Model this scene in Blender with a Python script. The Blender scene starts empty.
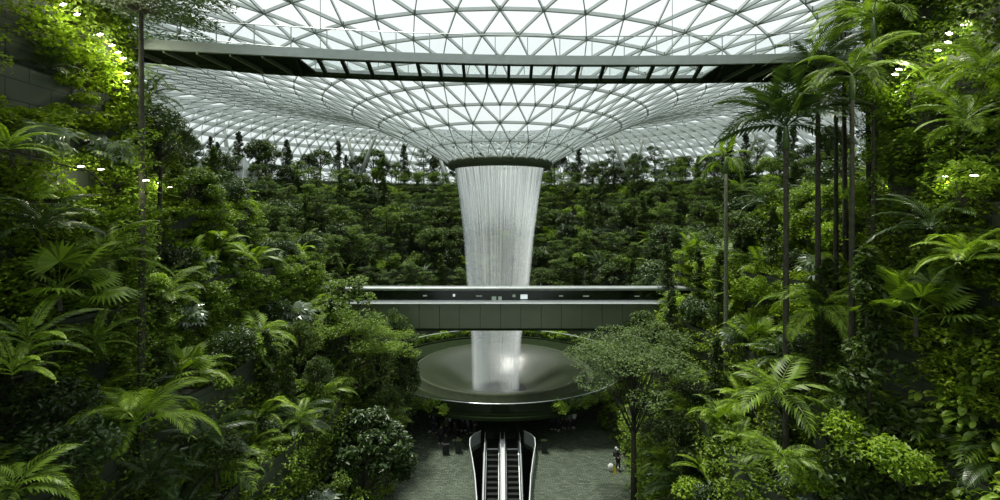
import bpy, math, random
import numpy as np
from mathutils import Vector, Matrix, Euler

# ------------------------------------------------------------------ camera, sky, sun, exposure
S = bpy.context.scene
COL = S.collection
F, CX, HY, EYE = 495.0, 500.0, 216.0, 21.0           # focal length in pixels, principal column, horizon row, eye height
cam_d = bpy.data.cameras.new('camera'); cam = bpy.data.objects.new('camera', cam_d); COL.objects.link(cam)
cam_d.sensor_width = 36.0; cam_d.lens = F / 1000 * 36; cam_d.shift_y = -(250 - HY) / 1000
cam_d.clip_start = 0.1; cam_d.clip_end = 600
cam.location = (0, 0, EYE); cam.rotation_euler = (math.radians(90), 0, 0)
S.camera = cam
S.view_settings.view_transform = 'Standard'; S.view_settings.look = 'None'
S.view_settings.gamma = 1; S.view_settings.use_curve_mapping = False
S.view_settings.exposure = 0.0
w = bpy.data.worlds.new('sky'); S.world = w; w.use_nodes = True
wn = w.node_tree; bg = wn.nodes['Background']
tc = wn.nodes.new('ShaderNodeTexCoord'); sp = wn.nodes.new('ShaderNodeSeparateXYZ'); rp = wn.nodes.new('ShaderNodeValToRGB')
wn.links.new(tc.outputs['Generated'], sp.inputs[0]); wn.links.new(sp.outputs['Z'], rp.inputs[0]); wn.links.new(rp.outputs[0], bg.inputs[0])
rp.color_ramp.elements[0].position = 0.0; rp.color_ramp.elements[0].color = (0.72, 0.80, 0.79, 1)
rp.color_ramp.elements[1].position = 0.35; rp.color_ramp.elements[1].color = (0.95, 1.0, 0.99, 1)
bg.inputs[1].default_value = 1.12
sun_d = bpy.data.lights.new('sun', 'SUN'); sun = bpy.data.objects.new('sun', sun_d); COL.objects.link(sun)
sun_d.energy = 5.0; sun_d.angle = math.radians(5); sun_d.color = (1.0, 0.97, 0.88)
sun.rotation_euler = (math.radians(-10), math.radians(-10), 0)
try:
    c = S.cycles
    c.max_bounces = 8; c.diffuse_bounces = 2; c.glossy_bounces = 3; c.transmission_bounces = 4; c.transparent_max_bounces = 64
    c.use_denoising = True; c.caustics_reflective = False; c.caustics_refractive = False
    c.sample_clamp_indirect = 4
except Exception:
    pass

R = random.Random(7)
NR = np.random.RandomState(11)
PI = math.pi
def ray(px, py, d):
    """the point at depth d that the photo shows at px, py"""
    return Vector(((px - CX) / F * d, d, EYE - (py - HY) / F * d))

# ------------------------------------------------------------------ materials
def nmat(name):
    m = bpy.data.materials.new(name); m.use_nodes = True
    nt = m.node_tree; return m, nt, nt.nodes['Principled BSDF']
def plain(name, col, rough=0.5, metal=0.0, noise=0.15, scale=3.0, spec=0.5, bump=0.0):
    m, nt, b = nmat(name)
    t = nt.nodes.new('ShaderNodeTexNoise'); t.inputs['Scale'].default_value = scale; t.inputs['Detail'].default_value = 5
    tcn = nt.nodes.new('ShaderNodeTexCoord'); nt.links.new(tcn.outputs['Object'], t.inputs['Vector'])
    r = nt.nodes.new('ShaderNodeValToRGB')
    r.color_ramp.elements[0].position = .3; r.color_ramp.elements[1].position = .7
    r.color_ramp.elements[0].color = tuple(c * (1 - noise) for c in col) + (1,)
    r.color_ramp.elements[1].color = tuple(min(1, c * (1 + noise)) for c in col) + (1,)
    nt.links.new(t.outputs['Fac'], r.inputs[0]); nt.links.new(r.outputs[0], b.inputs['Base Color'])
    b.inputs['Roughness'].default_value = rough; b.inputs['Metallic'].default_value = metal
    b.inputs['Specular IOR Level'].default_value = spec
    if bump:
        bm = nt.nodes.new('ShaderNodeBump'); bm.inputs['Strength'].default_value = bump; bm.inputs['Distance'].default_value = .05
        nt.links.new(t.outputs['Fac'], bm.inputs['Height']); nt.links.new(bm.outputs[0], b.inputs['Normal'])
    return m
def leafmat(name, dark, light, trans=0.25, rough=0.42, spec=0.5):
    m, nt, b = nmat(name)
    g = nt.nodes.new('ShaderNodeNewGeometry'); oi = nt.nodes.new('ShaderNodeObjectInfo')
    mx = nt.nodes.new('ShaderNodeMath'); mx.operation = 'MULTIPLY_ADD'; mx.inputs[1].default_value = .6
    m2 = nt.nodes.new('ShaderNodeMath'); m2.operation = 'MULTIPLY'; m2.inputs[1].default_value = .4
    nt.links.new(oi.outputs['Random'], m2.inputs[0])
    nt.links.new(g.outputs['Random Per Island'], mx.inputs[0]); nt.links.new(m2.outputs[0], mx.inputs[2])
    r = nt.nodes.new('ShaderNodeValToRGB')
    r.color_ramp.elements[0].color = dark + (1,); r.color_ramp.elements[1].color = light + (1,)
    r.color_ramp.elements[0].position = .1; r.color_ramp.elements[1].position = .95
    nt.links.new(mx.outputs[0], r.inputs[0]); nt.links.new(r.outputs[0], b.inputs['Base Color'])
    b.inputs['Roughness'].default_value = rough; b.inputs['Specular IOR Level'].default_value = spec
    tr = nt.nodes.new('ShaderNodeBsdfTranslucent'); ms = nt.nodes.new('ShaderNodeMixShader'); ms.inputs[0].default_value = trans
    hs = nt.nodes.new('ShaderNodeMixRGB'); hs.blend_type = 'MULTIPLY'; hs.inputs[0].default_value = 1
    hs.inputs[2].default_value = (1.5, 1.6, .55, 1)
    nt.links.new(r.outputs[0], hs.inputs[1]); nt.links.new(hs.outputs[0], tr.inputs[0])
    out = nt.nodes['Material Output']
    nt.links.new(b.outputs[0], ms.inputs[1]); nt.links.new(tr.outputs[0], ms.inputs[2]); nt.links.new(ms.outputs[0], out.inputs[0])
    return m
def glassmat(name, tint=(.9, .95, .94), gloss=.06, rough=.05, milk=0.0):
    m, nt, b = nmat(name); nt.nodes.remove(b)
    t = nt.nodes.new('ShaderNodeBsdfTransparent'); t.inputs[0].default_value = tint + (1,)
    g = nt.nodes.new('ShaderNodeBsdfGlossy'); g.inputs['Roughness'].default_value = rough
    a = nt.nodes.new('ShaderNodeMixShader'); a.inputs[0].default_value = gloss
    nt.links.new(t.outputs[0], a.inputs[1]); nt.links.new(g.outputs[0], a.inputs[2])
    last = a
    if milk:
        d = nt.nodes.new('ShaderNodeBsdfTranslucent'); d.inputs[0].default_value = (.8, .86, .85, 1)
        d2 = nt.nodes.new('ShaderNodeBsdfDiffuse'); d2.inputs[0].default_value = (.7, .76, .75, 1)
        q = nt.nodes.new('ShaderNodeMixShader'); nt.links.new(d.outputs[0], q.inputs[1]); nt.links.new(d2.outputs[0], q.inputs[2])
        a2 = nt.nodes.new('ShaderNodeMixShader'); a2.inputs[0].default_value = milk
        nt.links.new(a.outputs[0], a2.inputs[1]); nt.links.new(q.outputs[0], a2.inputs[2]); last = a2
    nt.links.new(last.outputs[0], nt.nodes['Material Output'].inputs[0])
    return m
def emit(name, col, s):
    m, nt, b = nmat(name); b.inputs['Base Color'].default_value = col + (1,)
    b.inputs['Emission Color'].default_value = col + (1,); b.inputs['Emission Strength'].default_value = s
    return m

M = {}
M['steel'] = plain('white_painted_steel', (.74, .79, .775), .45, 0, .05, 1)
M['colsteel'] = plain('grey_column_steel', (.22, .25, .22), .5, 0, .05, 1)
M['shade_steel'] = plain('shade_dark_lattice_steel', (.20, .235, .20), .5, 0, .05, 1)  # dark tone painted in for the shaded undersides of the roof fins, shared by nodes
M['ringsteel'] = plain('olive_bronze_metal', (.05, .065, .036), .65, 0, .15, 2, .15)
M['darksteel'] = plain('dark_green_steel', (.015, .024, .009), .8, 0, .2, 2, .05)
M['silver'] = plain('brushed_grey_metal', (.42, .46, .45), .35, .35, .08, 2)
M['cladding'] = plain('grey_green_cladding', (.155, .185, .125), .38, .25, .08, .6)
M['black'] = plain('black_metal', (.012, .014, .011), .5, 0, .2, 4)
M['rubber'] = plain('black_rubber', (.01, .01, .01), .6)
M['ledge'] = plain('white_ledge_metal', (.8, .84, .83), .35, 0, .04, 2)
M['concrete'] = plain('mossy_concrete', (.10, .115, .085), .8, 0, .35, .7, .3, .3)
M['soil'] = plain('dark_soil', (.022, .026, .015), .9, 0, .4, 1.5, .2, .4)
M['bark'] = plain('dark_bark', (.06, .06, .042), .85, 0, .35, 6, .2, .4)
M['palebark'] = plain('ringed_grey_bark', (.17, .18, .13), .8, 0, .3, 8, .2, .4)
M['greenstem'] = plain('green_stem', (.07, .12, .03), .5, 0, .2, 4)
M['glass'] = glassmat('roof_glass', (.965, .98, .977), .03)
M['clear'] = glassmat('clear_glass', (.86, .91, .90), .07, .04, .06)
M['milk'] = glassmat('frosted_glass', (.82, .86, .85), .12, .1, .62)
M['floorglass'] = glassmat('deck_glass', (.92, .95, .945), .04, .05, .06)
M['darkglass'] = plain('dark_window_glass', (.008, .012, .010), .12, 0, .1, 1, .6)
M['chrome'] = plain('polished_handrail_metal', (.62, .66, .65), .22, .6, .05, 2)
M['step'] = plain('escalator_step_metal', (.009, .011, .008), .6, 0, .2, 6)
M['lampglow'] = emit('white_lamp_glow', (1.0, 1.0, .92), 5)
M['signglow'] = emit('pale_lit_window', (.75, .85, .85), .7)
M['signdim'] = emit('dim_lit_window', (.4, .5, .42), .22)
LEAF = {
 'mid': leafmat('mid_green_leaf', (.026, .052, .008), (.26, .40, .038), .3, .45, .4),
 'deep': leafmat('deep_green_leaf', (.014, .030, .009), (.075, .13, .03), .2, .38, .5),
 'bright': leafmat('bright_green_leaf', (.10, .18, .015), (.40, .56, .06), .36, .45, .4),
 'pale': leafmat('soft_green_leaf', (.05, .088, .026), (.16, .24, .06), .28, .5, .4),
 'lime': leafmat('lime_creeper_leaf', (.035, .075, .008), (.29, .41, .03), .33, .45, .4),
 'forest': leafmat('forest_leaf', (.018, .036, .009), (.115, .18, .035), .25, .5, .35),
 'grey': leafmat('silvery_leaf', (.06, .09, .06), (.24, .31, .22), .15, .3, .8),
 'creeper': leafmat('creeper_leaf', (.020, .044, .007), (.23, .35, .028), .3, .45, .4),
}

# ------------------------------------------------------------------ object helpers
def mesh(name, v, f, mat, smooth=False):
    me = bpy.data.meshes.new(name); me.from_pydata([tuple(x) for x in v], [], [tuple(x) for x in f])
    me.materials.append(mat)
    if smooth: me.polygons.foreach_set('use_smooth', [True] * len(me.polygons))
    me.update(); return me
def meshnp(name, v, f, mat):
    """v (n,3), f (m,k) numpy"""
    me = bpy.data.meshes.new(name); m, k = f.shape
    me.vertices.add(len(v)); me.vertices.foreach_set('co', np.asarray(v, np.float32).ravel())
    me.loops.add(m * k); me.loops.foreach_set('vertex_index', f.astype(np.int32).ravel())
    me.polygons.add(m); me.polygons.foreach_set('loop_start', np.arange(0, m * k, k, dtype=np.int32))
    me.polygons.foreach_set('loop_total', np.full(m, k, np.int32))
    me.materials.append(mat); me.update(calc_edges=True); return me
def ob(name, me, parent=None, loc=(0, 0, 0), rot=(0, 0, 0), sc=1.0):
    o = bpy.data.objects.new(name, me); COL.objects.link(o)
    o.location = loc; o.rotation_euler = rot; o.scale = (sc, sc, sc) if not hasattr(sc, '__len__') else sc
    if parent is not None: o.parent = parent
    return o
def tag(o, label, cat, group=None, kind=None):
    o['label'] = label; o['category'] = cat
    if group: o['group'] = group
    if kind: o['kind'] = kind
    return o
def thing(name, label, cat, loc=(0, 0, 0), rz=0, group=None, sc=1.0):
    o = ob(name, None, None, loc, (0, 0, rz), sc); o.empty_display_size = .3
    return tag(o, label, cat, group)
def struct(o):
    o['kind'] = 'structure'; return o
def clone(root, loc, rz=0, sc=1.0, label=None, group=None):
    r = root.copy(); COL.objects.link(r); r.location = loc; r.rotation_euler = (0, 0, rz); r.scale = (sc, sc, sc)
    if label: r['label'] = label
    if group: r['group'] = group
    for ch in root.children:
        c = ch.copy(); COL.objects.link(c); c.parent = r
        for g in ch.children:
            d = g.copy(); COL.objects.link(d); d.parent = c
    return r

class MB:
    def __init__(s): s.v = []; s.f = []
    def box(s, x0, x1, y0, y1, z0, z1):
        b = len(s.v)
        s.v += [(x, y, z) for z in (z0, z1) for y in (y0, y1) for x in (x0, x1)]
        s.f += [tuple(b + i for i in q) for q in ((0, 2, 3, 1), (4, 5, 7, 6), (0, 1, 5, 4), (2, 6, 7, 3), (0, 4, 6, 2), (1, 3, 7, 5))]
        return s
    def beam(s, a, b, w, h, up=(0, 0, 1), top=0.0):
        """box from a to b, w wide, hanging h (top above the line)"""
        a = Vector(a); b = Vector(b); d = (b - a)
        if d.length < 1e-6: return s
        d.normalize(); side = d.cross(Vector(up))
        if side.length < 1e-4: side = Vector((1, 0, 0))
        side.normalize(); n = side.cross(d); k = len(s.v)
        for p in (a, b):
            for q, t in ((-1, -h), (1, -h), (1, top), (-1, top)):
                s.v.append(tuple(p + side * (q * w / 2) + n * t))
        s.f += [tuple(k + i for i in q) for q in ((0, 1, 2, 3), (7, 6, 5, 4), (0, 4, 5, 1), (1, 5, 6, 2), (2, 6, 7, 3), (3, 7, 4, 0))]
        return s
    def tube(s, pts, r, n=6, cap=True):
        pts = [Vector(p) for p in pts]; rs = r if hasattr(r, '__len__') else [r] * len(pts); k0 = len(s.v)
        for i, p in enumerate(pts):
            d = (pts[min(i + 1, len(pts) - 1)] - pts[max(i - 1, 0)]).normalized()
            a = d.cross(Vector((0.01, 0.02, 1)) if abs(d.z) < .95 else Vector((1, 0, 0))).normalized(); b = d.cross(a)
            for j in range(n):
                t = 2 * PI * j / n; s.v.append(tuple(p + (a * math.cos(t) + b * math.sin(t)) * rs[i]))
        for i in range(len(pts) - 1):
            for j in range(n):
                q = k0 + i * n; s.f.append((q + j, q + (j + 1) % n, q + n + (j + 1) % n, q + n + j))
        if cap:
            s.f.append(tuple(k0 + j for j in range(n))[::-1]); q = k0 + (len(pts) - 1) * n; s.f.append(tuple(q + j for j in range(n)))
        return s
    def strip(s, rows, close=False):
        """rows: equal-length point lists, skinned with quads"""
        k = len(s.v); n = len(rows[0])
        for r_ in rows: s.v += [tuple(p) for p in r_]
        for i in range(len(rows) - 1):
            for j in range(n if close else n - 1):
                a = k + i * n + j; b = k + i * n + (j + 1) % n; s.f.append((a, b, b + n, a + n))
        return s
    def lathe(s, prof, n=64, c=(0, 0), a0=0, a1=2 * PI):
        full = abs(a1 - a0 - 2 * PI) < 1e-6; m = n if full else n + 1
        rows = [[(c[0] + r * math.cos(a0 + (a1 - a0) * j / n), c[1] + r * math.sin(a0 + (a1 - a0) * j / n), z) for j in range(m)] for r, z in prof]
        return s.strip(rows, full)
    def me(s, name, mat, smooth=False): return mesh(name, s.v, s.f, mat, smooth)
    def ob(s, name, mat, parent=None, smooth=False, **k): return ob(name, s.me(name, mat, smooth), parent, **k)

# ------------------------------------------------------------------ ground form: two stepped side slopes and stepped ring terraces round the pool
SX = [9.3, 12, 15, 18, 21, 23.5, 25.5, 27.5]; SZ = [3.5, 8, 12.5, 17, 21.5, 26.5, 31, 35.5]
SY1 = 50.0
RR = [21, 27, 33, 39, 46, 52]; RZ = [7, 12, 16, 20, 24.5, 28]; RA = math.radians(122)
PC = (0.0, 60.0)
def sy0(k): return max(-3.0, SX[k] * 0.9 - 9) if k < 3 else 4.0
def sy1(s, k): return SY1 if k < 4 else ((42, 35, 34.5, 34)[k - 4] if s < 0 else (41, 31, 29.5, 29)[k - 4])
def sxk(side, k, y):
    if k < 3: return SX[k]
    t = min(1, max(0, (y - (23.6 if side < 0 else 22.3)) / 2.0)); near_ = 16.8 + .4 * (k - 3)
    return near_ + (SX[k] - near_) * t
def edge(side, k, y):
    nf = 1.0 if k < 3 else min(1, max(.12, (y - 20) / 6)); ks = k if k < 3 or y > 26 else 3 + (k - 3) * min(1, max(0, (y - 22) / 4))
    return sxk(side, k, y) + (max(0, 1.7 - .7 * k) if side > 0 else 0) + nf * (.5 * math.sin(.31 * y + 1.7 * k + side) + .22 * math.sin(.83 * y + k * 2 + side))
def redge(k, a): return RR[k] + .6 * math.sin(5 * a + k * 1.3) + .3 * math.sin(11 * a + k)
def H(x, y):
    h = 0.0; s = 1 if x > 0 else -1; ax = abs(x)
    if y < SY1:
        for k in range(8):
            if sy0(k) < y < sy1(s, k) and ax > edge(s, k, y): h = SZ[k]
    dx, dy = x - PC[0], y - PC[1]; r = math.hypot(dx, dy)
    if r > 20 and r < 62:
        a = math.atan2(dx, dy)
        if abs(a) < RA:
            for k in range(6):
                if r > redge(k, a): h = max(h, RZ[k])
    return h
def hit(px, py, dmax=118, d0=4.0):
    d = d0
    while d < dmax:
        p = ray(px, py, d)
        if p.z < H(p.x, p.y): return p
        d += .12
    return None

pit = (-3.1, 3.9, 20.0, 45.9)
floor = MB()
x0, x1, y0, y1 = pit
for a, b, c_, d_ in ((-90, x0, -40, 160), (x1, 90, -40, 160), (x0, x1, y1, 160), (x0, x1, -40, y0)):
    floor.box(a, b, c_, d_, -.4, 0)
mfl, nt, b = nmat('wet_slate_floor')
tcn = nt.nodes.new('ShaderNodeTexCoord'); mp = nt.nodes.new('ShaderNodeMapping'); mp.inputs['Scale'].default_value = (.9, 3.2, 1)
t = nt.nodes.new('ShaderNodeTexNoise'); t.inputs['Scale'].default_value = 1.6; t.inputs['Detail'].default_value = 6; t.inputs['Roughness'].default_value = .7
br = nt.nodes.new('ShaderNodeTexBrick'); br.inputs['Scale'].default_value = 1.2; br.inputs['Mortar Size'].default_value = .02
br.inputs['Color1'].default_value = (.115, .145, .10, 1); br.inputs['Color2'].default_value = (.068, .088, .06, 1); br.inputs['Mortar'].default_value = (.02, .025, .018, 1)
nt.links.new(tcn.outputs['Object'], mp.inputs[0]); nt.links.new(mp.outputs[0], t.inputs[0]); nt.links.new(tcn.outputs['Object'], br.inputs[0])
nt.links.new(br.outputs[0], b.inputs['Base Color'])
cr = nt.nodes.new('ShaderNodeValToRGB'); cr.color_ramp.elements[0].position = .35; cr.color_ramp.elements[1].position = .65
cr.color_ramp.elements[0].color = (.07, .07, .07, 1); cr.color_ramp.elements[1].color = (.30, .30, .30, 1)
nt.links.new(t.outputs['Fac'], cr.inputs[0]); nt.links.new(cr.outputs[0], b.inputs['Roughness'])
bp = nt.nodes.new('ShaderNodeBump'); bp.inputs['Strength'].default_value = .8; bp.inputs['Distance'].default_value = .12
nt.links.new(t.outputs['Fac'], bp.inputs['Height']); nt.links.new(bp.outputs[0], b.inputs['Normal'])
M['floor'] = mfl
struct(floor.ob('floor', mfl))

# stone slabs of the retaining walls: joints in the material
mw, nt, b = nmat('slab_clad_retaining_wall')
tcn = nt.nodes.new('ShaderNodeTexCoord'); sx = nt.nodes.new('ShaderNodeSeparateXYZ'); cb = nt.nodes.new('ShaderNodeCombineXYZ')
nt.links.new(tcn.outputs['Object'], sx.inputs[0]); ad = nt.nodes.new('ShaderNodeMath'); ad.operation = 'ADD'
nt.links.new(sx.outputs['X'], ad.inputs[0]); nt.links.new(sx.outputs['Y'], ad.inputs[1])
nt.links.new(ad.outputs[0], cb.inputs['X']); nt.links.new(sx.outputs['Z'], cb.inputs['Y'])
br = nt.nodes.new('ShaderNodeTexBrick'); br.inputs['Scale'].default_value = .55; br.inputs['Mortar Size'].default_value = .012; br.inputs['Brick Width'].default_value = 1.0; br.inputs['Row Height'].default_value = .42
br.inputs['Color1'].default_value = (.062, .078, .050, 1); br.inputs['Color2'].default_value = (.045, .058, .036, 1); br.inputs['Mortar'].default_value = (.012, .015, .01, 1)
nt.links.new(cb.outputs[0], br.inputs[0]); nt.links.new(br.outputs[0], b.inputs['Base Color']); b.inputs['Roughness'].default_value = .7
M['slab'] = mw

def slot2(o, mat, pred):
    o.data.materials.append(mat)
    for p in o.data.polygons:
        if pred(p): p.material_index = 1
for s, nm in ((-1, 'wall_left'), (1, 'wall_right')):
    for k in range(8):
        ys = np.linspace(sy0(k), sy1(s, k), 90); zb = SZ[k - 1] if k else 0.0
        m_ = MB()
        top_o = [(s * (edge(s, k + 1, y) + .3 if k < 7 else 42), y, SZ[k]) for y in ys]
        top_i = [(s * edge(s, k, y), y, SZ[k]) for y in ys]
        bot = [(s * edge(s, k, y), y, zb - .4) for y in ys]
        bot_o = [(p[0], p[1], zb - .4) for p in top_o]
        rows = [bot, top_i, top_o, bot_o]
        m_.strip(rows)
        for i in (0, -1): m_.strip([[rows[0][i], rows[1][i]], [rows[3][i], rows[2][i]]])
        o = m_.ob(nm, M['slab']); struct(o); slot2(o, M['soil'], lambda p: abs(p.normal.z) > .7)
for k in range(6):
    n = 90; an = [-RA + 2 * RA * i / n for i in range(n + 1)]; zb = RZ[k - 1] if k else 0
    f = lambda r, z: [(PC[0] + (r(a) if callable(r) else r) * math.sin(a), PC[1] + (r(a) if callable(r) else r) * math.cos(a), z) for a in an]
    ro = (lambda a: redge(k + 1, a) + .3) if k < 5 else 61.0
    rows = [f(lambda a: redge(k, a), zb - .3), f(lambda a: redge(k, a), RZ[k]), f(ro, RZ[k]), f(ro, zb - .3)]
    m_ = MB(); m_.strip(rows)
    for i in (0, -1): m_.strip([[rows[0][i], rows[1][i]], [rows[3][i], rows[2][i]]])
    o = m_.ob('wall_back', M['concrete']); struct(o); slot2(o, M['soil'], lambda p: abs(p.normal.z) > .7)

# ------------------------------------------------------------------ roof: glass gridshell funnel
PROF = [(6.05, 6.45), (8.75, 8.0), (11.55, 9.34), (14.3, 10.5), (17.2, 11.7), (20.3, 12.9), (23.1, 13.7), (26, 14.4), (29.2, 15.2), (32.6, 15.9), (36.2, 16.5), (40, 17), (44, 17.3),
        (48, 17.3), (52, 17.0), (56, 16.3), (60, 15.1), (63.8, 13.3), (67.2, 11), (70.2, 8.2), (72.8, 5), (74.8, 1.4), (76.3, -2.5), (77.4, -6.8), (78.2, -11.3), (78.7, -16), (79, -20.9)]
NS = [27, 27, 27] + [54] * 6 + [108] * 4 + [162] * 14
phase = [0.0]; c = 0
rings = []
offs = 0.0; ph = {}
# phase chosen so that the coarse ring at 11.55 m has a node on the axis of view
def ring_pts(i, n, off):
    r, z = PROF[i]; return [(PC[0] + r * math.sin(2 * PI * (j + off) / n + PI), PC[1] + r * math.cos(2 * PI * (j + off) / n + PI), EYE + z) for j in range(n)]
OFF = [0.5, 0.0, 0.5][:]
OFF = {0: 1.0, 1: 0.5, 2: 0.0}
o_ = 0.0
for i in range(3, 9): OFF[i] = 0.0 if (i - 3) % 2 == 0 else .5
for i in range(9, 13): OFF[i] = 0.0 if (i - 9) % 2 == 0 else .5
for i in range(13, 27): OFF[i] = 0.0
RP = [ring_pts(i, NS[i], OFF[i]) for i in range(27)]
lat = MB(); gl = MB(); bars = MB()
def panel(*p):
    k = len(gl.v); gl.v += [(q[0], q[1], q[2] + .03) for q in p]; gl.f.append(tuple(range(k, k + len(p))))
def fin(a, b, i, thin=False):  # one fin in two colours: lower strip darkened as underside shade, pale web above
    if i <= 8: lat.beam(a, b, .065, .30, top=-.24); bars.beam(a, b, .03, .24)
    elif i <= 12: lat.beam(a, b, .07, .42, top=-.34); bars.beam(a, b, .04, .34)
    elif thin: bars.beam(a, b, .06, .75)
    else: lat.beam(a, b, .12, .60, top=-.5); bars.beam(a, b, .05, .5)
for i in range(27):
    P_ = RP[i]; n = NS[i]
    for j in range(n): fin(P_[j], P_[(j + 1) % n], i, i > 12)
    if i == 26: break
    Q = RP[i + 1]; m2 = NS[i + 1]
    if i >= 13:
        for j in range(n):
            fin(P_[j], Q[j], i)
            if i < 18: fin(P_[j], Q[(j + 1) % n], i, True)
            panel(P_[j], P_[(j + 1) % n], Q[(j + 1) % n], Q[j])
    elif m2 == n:
        d = -1 if OFF[i + 1] > OFF[i] else 0
        for j in range(n):
            a, b_ = Q[(j + d) % n], Q[(j + d + 1) % n]
            fin(P_[j], a, i); fin(P_[j], b_, i)
            panel(P_[j], a, b_); panel(P_[j], b_, P_[(j + 1) % n])
    elif m2 == 2 * n:
        sh = 1 if OFF[i] == .5 else 0
        for j in range(n):
            c0 = 2 * j + sh
            for t in (-1, 0, 1): fin(P_[j], Q[(c0 + t) % m2], i)
            panel(P_[j], Q[(c0 - 1) % m2], Q[c0 % m2]); panel(P_[j], Q[c0 % m2], Q[(c0 + 1) % m2]); panel(P_[j], Q[(c0 + 1) % m2], P_[(j + 1) % n])
    else:                                     # 108 -> 162
        an = lambda p: math.atan2(p[0] - PC[0], p[1] - PC[1])
        for j in range(n):
            a = (j + OFF[i]) / n; q = int(math.floor(a * m2)) ; q2 = int(math.floor(((j + 1) + OFF[i]) / n * m2))
            fin(P_[j], Q[q % m2], i); fin(P_[j], Q[(q + 1) % m2], i)
            panel(P_[j], P_[(j + 1) % n], Q[q2 % m2], Q[q % m2]) if q2 - q == 1 else panel(P_[j], P_[(j + 1) % n], Q[q2 % m2], Q[(q + 1) % m2], Q[q % m2])
nodes_ = MB()
for i in range(13):
    for p in RP[i]: nodes_.tube([(p[0], p[1], p[2] - .32), (p[0], p[1], p[2] + .03)], .12, 6)
root = ob('ceiling', None); struct(root)
o = lat.ob('fin_shade_strip', M['shade_steel'], root); struct(o)
o = bars.ob('fin_webs', M['steel'], root); struct(o)
o = nodes_.ob('lattice_node', M['shade_steel'], root); struct(o)
o = gl.ob('glazing', M['glass'], root); struct(o)
# oculus ring
m_ = MB(); zt = EYE + 6.5
m_.lathe([(5.35, zt - .2), (6.2, zt + .05), (6.3, zt - .15), (6.12, zt - .85), (5.75, zt - .98), (5.3, zt - .75), (5.35, zt - .2)], 96, PC)
o = m_.ob('oculus_ring', M['ringsteel'], root, True); struct(o)

# ------------------------------------------------------------------ waterfall
mwat, nt, b = nmat('falling_water'); nt.nodes.remove(b)
d = nt.nodes.new('ShaderNodeBsdfDiffuse'); d.inputs[0].default_value = (.92, .97, .975, 1)
t = nt.nodes.new('ShaderNodeBsdfTranslucent'); t.inputs[0].default_value = (.92, .97, .975, 1)
q = nt.nodes.new('ShaderNodeMixShader'); q.inputs[0].default_value = .5
tr = nt.nodes.new('ShaderNodeBsdfTransparent'); a = nt.nodes.new('ShaderNodeMixShader')
g = nt.nodes.new('ShaderNodeNewGeometry'); mr = nt.nodes.new('ShaderNodeMapRange')
mr.inputs['To Min'].default_value = .008; mr.inputs['To Max'].default_value = .165
pw = nt.nodes.new('ShaderNodeMath'); pw.operation = 'POWER'; pw.inputs[1].default_value = 3.0; nt.links.new(g.outputs['Random Per Island'], pw.inputs[0]); nt.links.new(pw.outputs[0], mr.inputs[0])
tcn = nt.nodes.new('ShaderNodeTexCoord'); sx = nt.nodes.new('ShaderNodeSeparateXYZ'); nt.links.new(tcn.outputs['Object'], sx.inputs[0])
zr_ = nt.nodes.new('ShaderNodeMapRange'); zr_.inputs['From Min'].default_value = 19; zr_.inputs['From Max'].default_value = 27; zr_.inputs['To Min'].default_value = 1.05; zr_.inputs['To Max'].default_value = 5.5
nt.links.new(sx.outputs['Z'], zr_.inputs[0]); ml = nt.nodes.new('ShaderNodeMath'); ml.operation = 'MULTIPLY'
nt.links.new(mr.outputs[0], ml.inputs[0]); nt.links.new(zr_.outputs[0], ml.inputs[1]); nt.links.new(ml.outputs[0], a.inputs[0])
vn = nt.nodes.new('ShaderNodeVectorMath'); vn.operation = 'ADD'; vn.inputs[1].default_value = (0, -.35, 1.2); nt.links.new(g.outputs['Normal'], vn.inputs[0])
v2 = nt.nodes.new('ShaderNodeVectorMath'); v2.operation = 'NORMALIZE'; nt.links.new(vn.outputs[0], v2.inputs[0]); nt.links.new(v2.outputs[0], d.inputs['Normal'])
v3 = nt.nodes.new('ShaderNodeVectorMath'); v3.operation = 'ADD'; v3.inputs[1].default_value = (0, -.35, -1.2); nt.links.new(g.outputs['Normal'], v3.inputs[0])
v4 = nt.nodes.new('ShaderNodeVectorMath'); v4.operation = 'NORMALIZE'; nt.links.new(v3.outputs[0], v4.inputs[0]); nt.links.new(v4.outputs[0], t.inputs['Normal'])
nt.links.new(d.outputs[0], q.inputs[1]); nt.links.new(t.outputs[0], q.inputs[2])
nt.links.new(tr.outputs[0], a.inputs[1]); nt.links.new(q.outputs[0], a.inputs[2])
nt.links.new(a.outputs[0], nt.nodes['Material Output'].inputs[0])
WZ = [27.1, 25.5, 23.5, 21.0, 18.0, 15.0, 12.0, 9.0, 6.0, 3.0, 1.2, 0.12]
WR = [5.30, 5.02, 4.70, 4.38, 4.05, 3.80, 3.55, 3.18, 2.85, 2.74, 2.7, 2.66]
WCX = [-.1, -.1, -.1, -.12, -.15, -.18, -.22, -.35, -.45, -.48, -.5, -.5]
vs = []; fs = []
for k in range(6800):
    th = NR.uniform(0, 2 * PI); dr = -abs(NR.normal(0, .42)) if NR.rand() < .82 else abs(NR.normal(0, .13)); ww = NR.uniform(.025, .08); tw = NR.uniform(0, PI)
    kind = NR.rand()
    i0, i1 = (0, 12) if kind < .55 else ((0, NR.randint(3, 9)) if kind < .88 else (NR.randint(2, 7), 12))
    b0 = len(vs)
    for i in range(i0, i1):
        rr = WR[i] + dr * (.5 + .5 * i / 11)
        wv = ww * (1 if 0 < i - i0 < i1 - i0 - 1 or i in (0, 11) else .15)
        x = PC[0] + WCX[i] + rr * math.sin(th); y = PC[1] + rr * math.cos(th)
        vs.append((x + wv / 2 * math.cos(tw), y + wv / 2 * math.sin(tw), WZ[i])); vs.append((x - wv / 2 * math.cos(tw), y - wv / 2 * math.sin(tw), WZ[i]))
    for i in range(i1 - i0 - 1): fs.append((b0 + 2 * i, b0 + 2 * i + 1, b0 + 2 * i + 3, b0 + 2 * i + 2))
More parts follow.
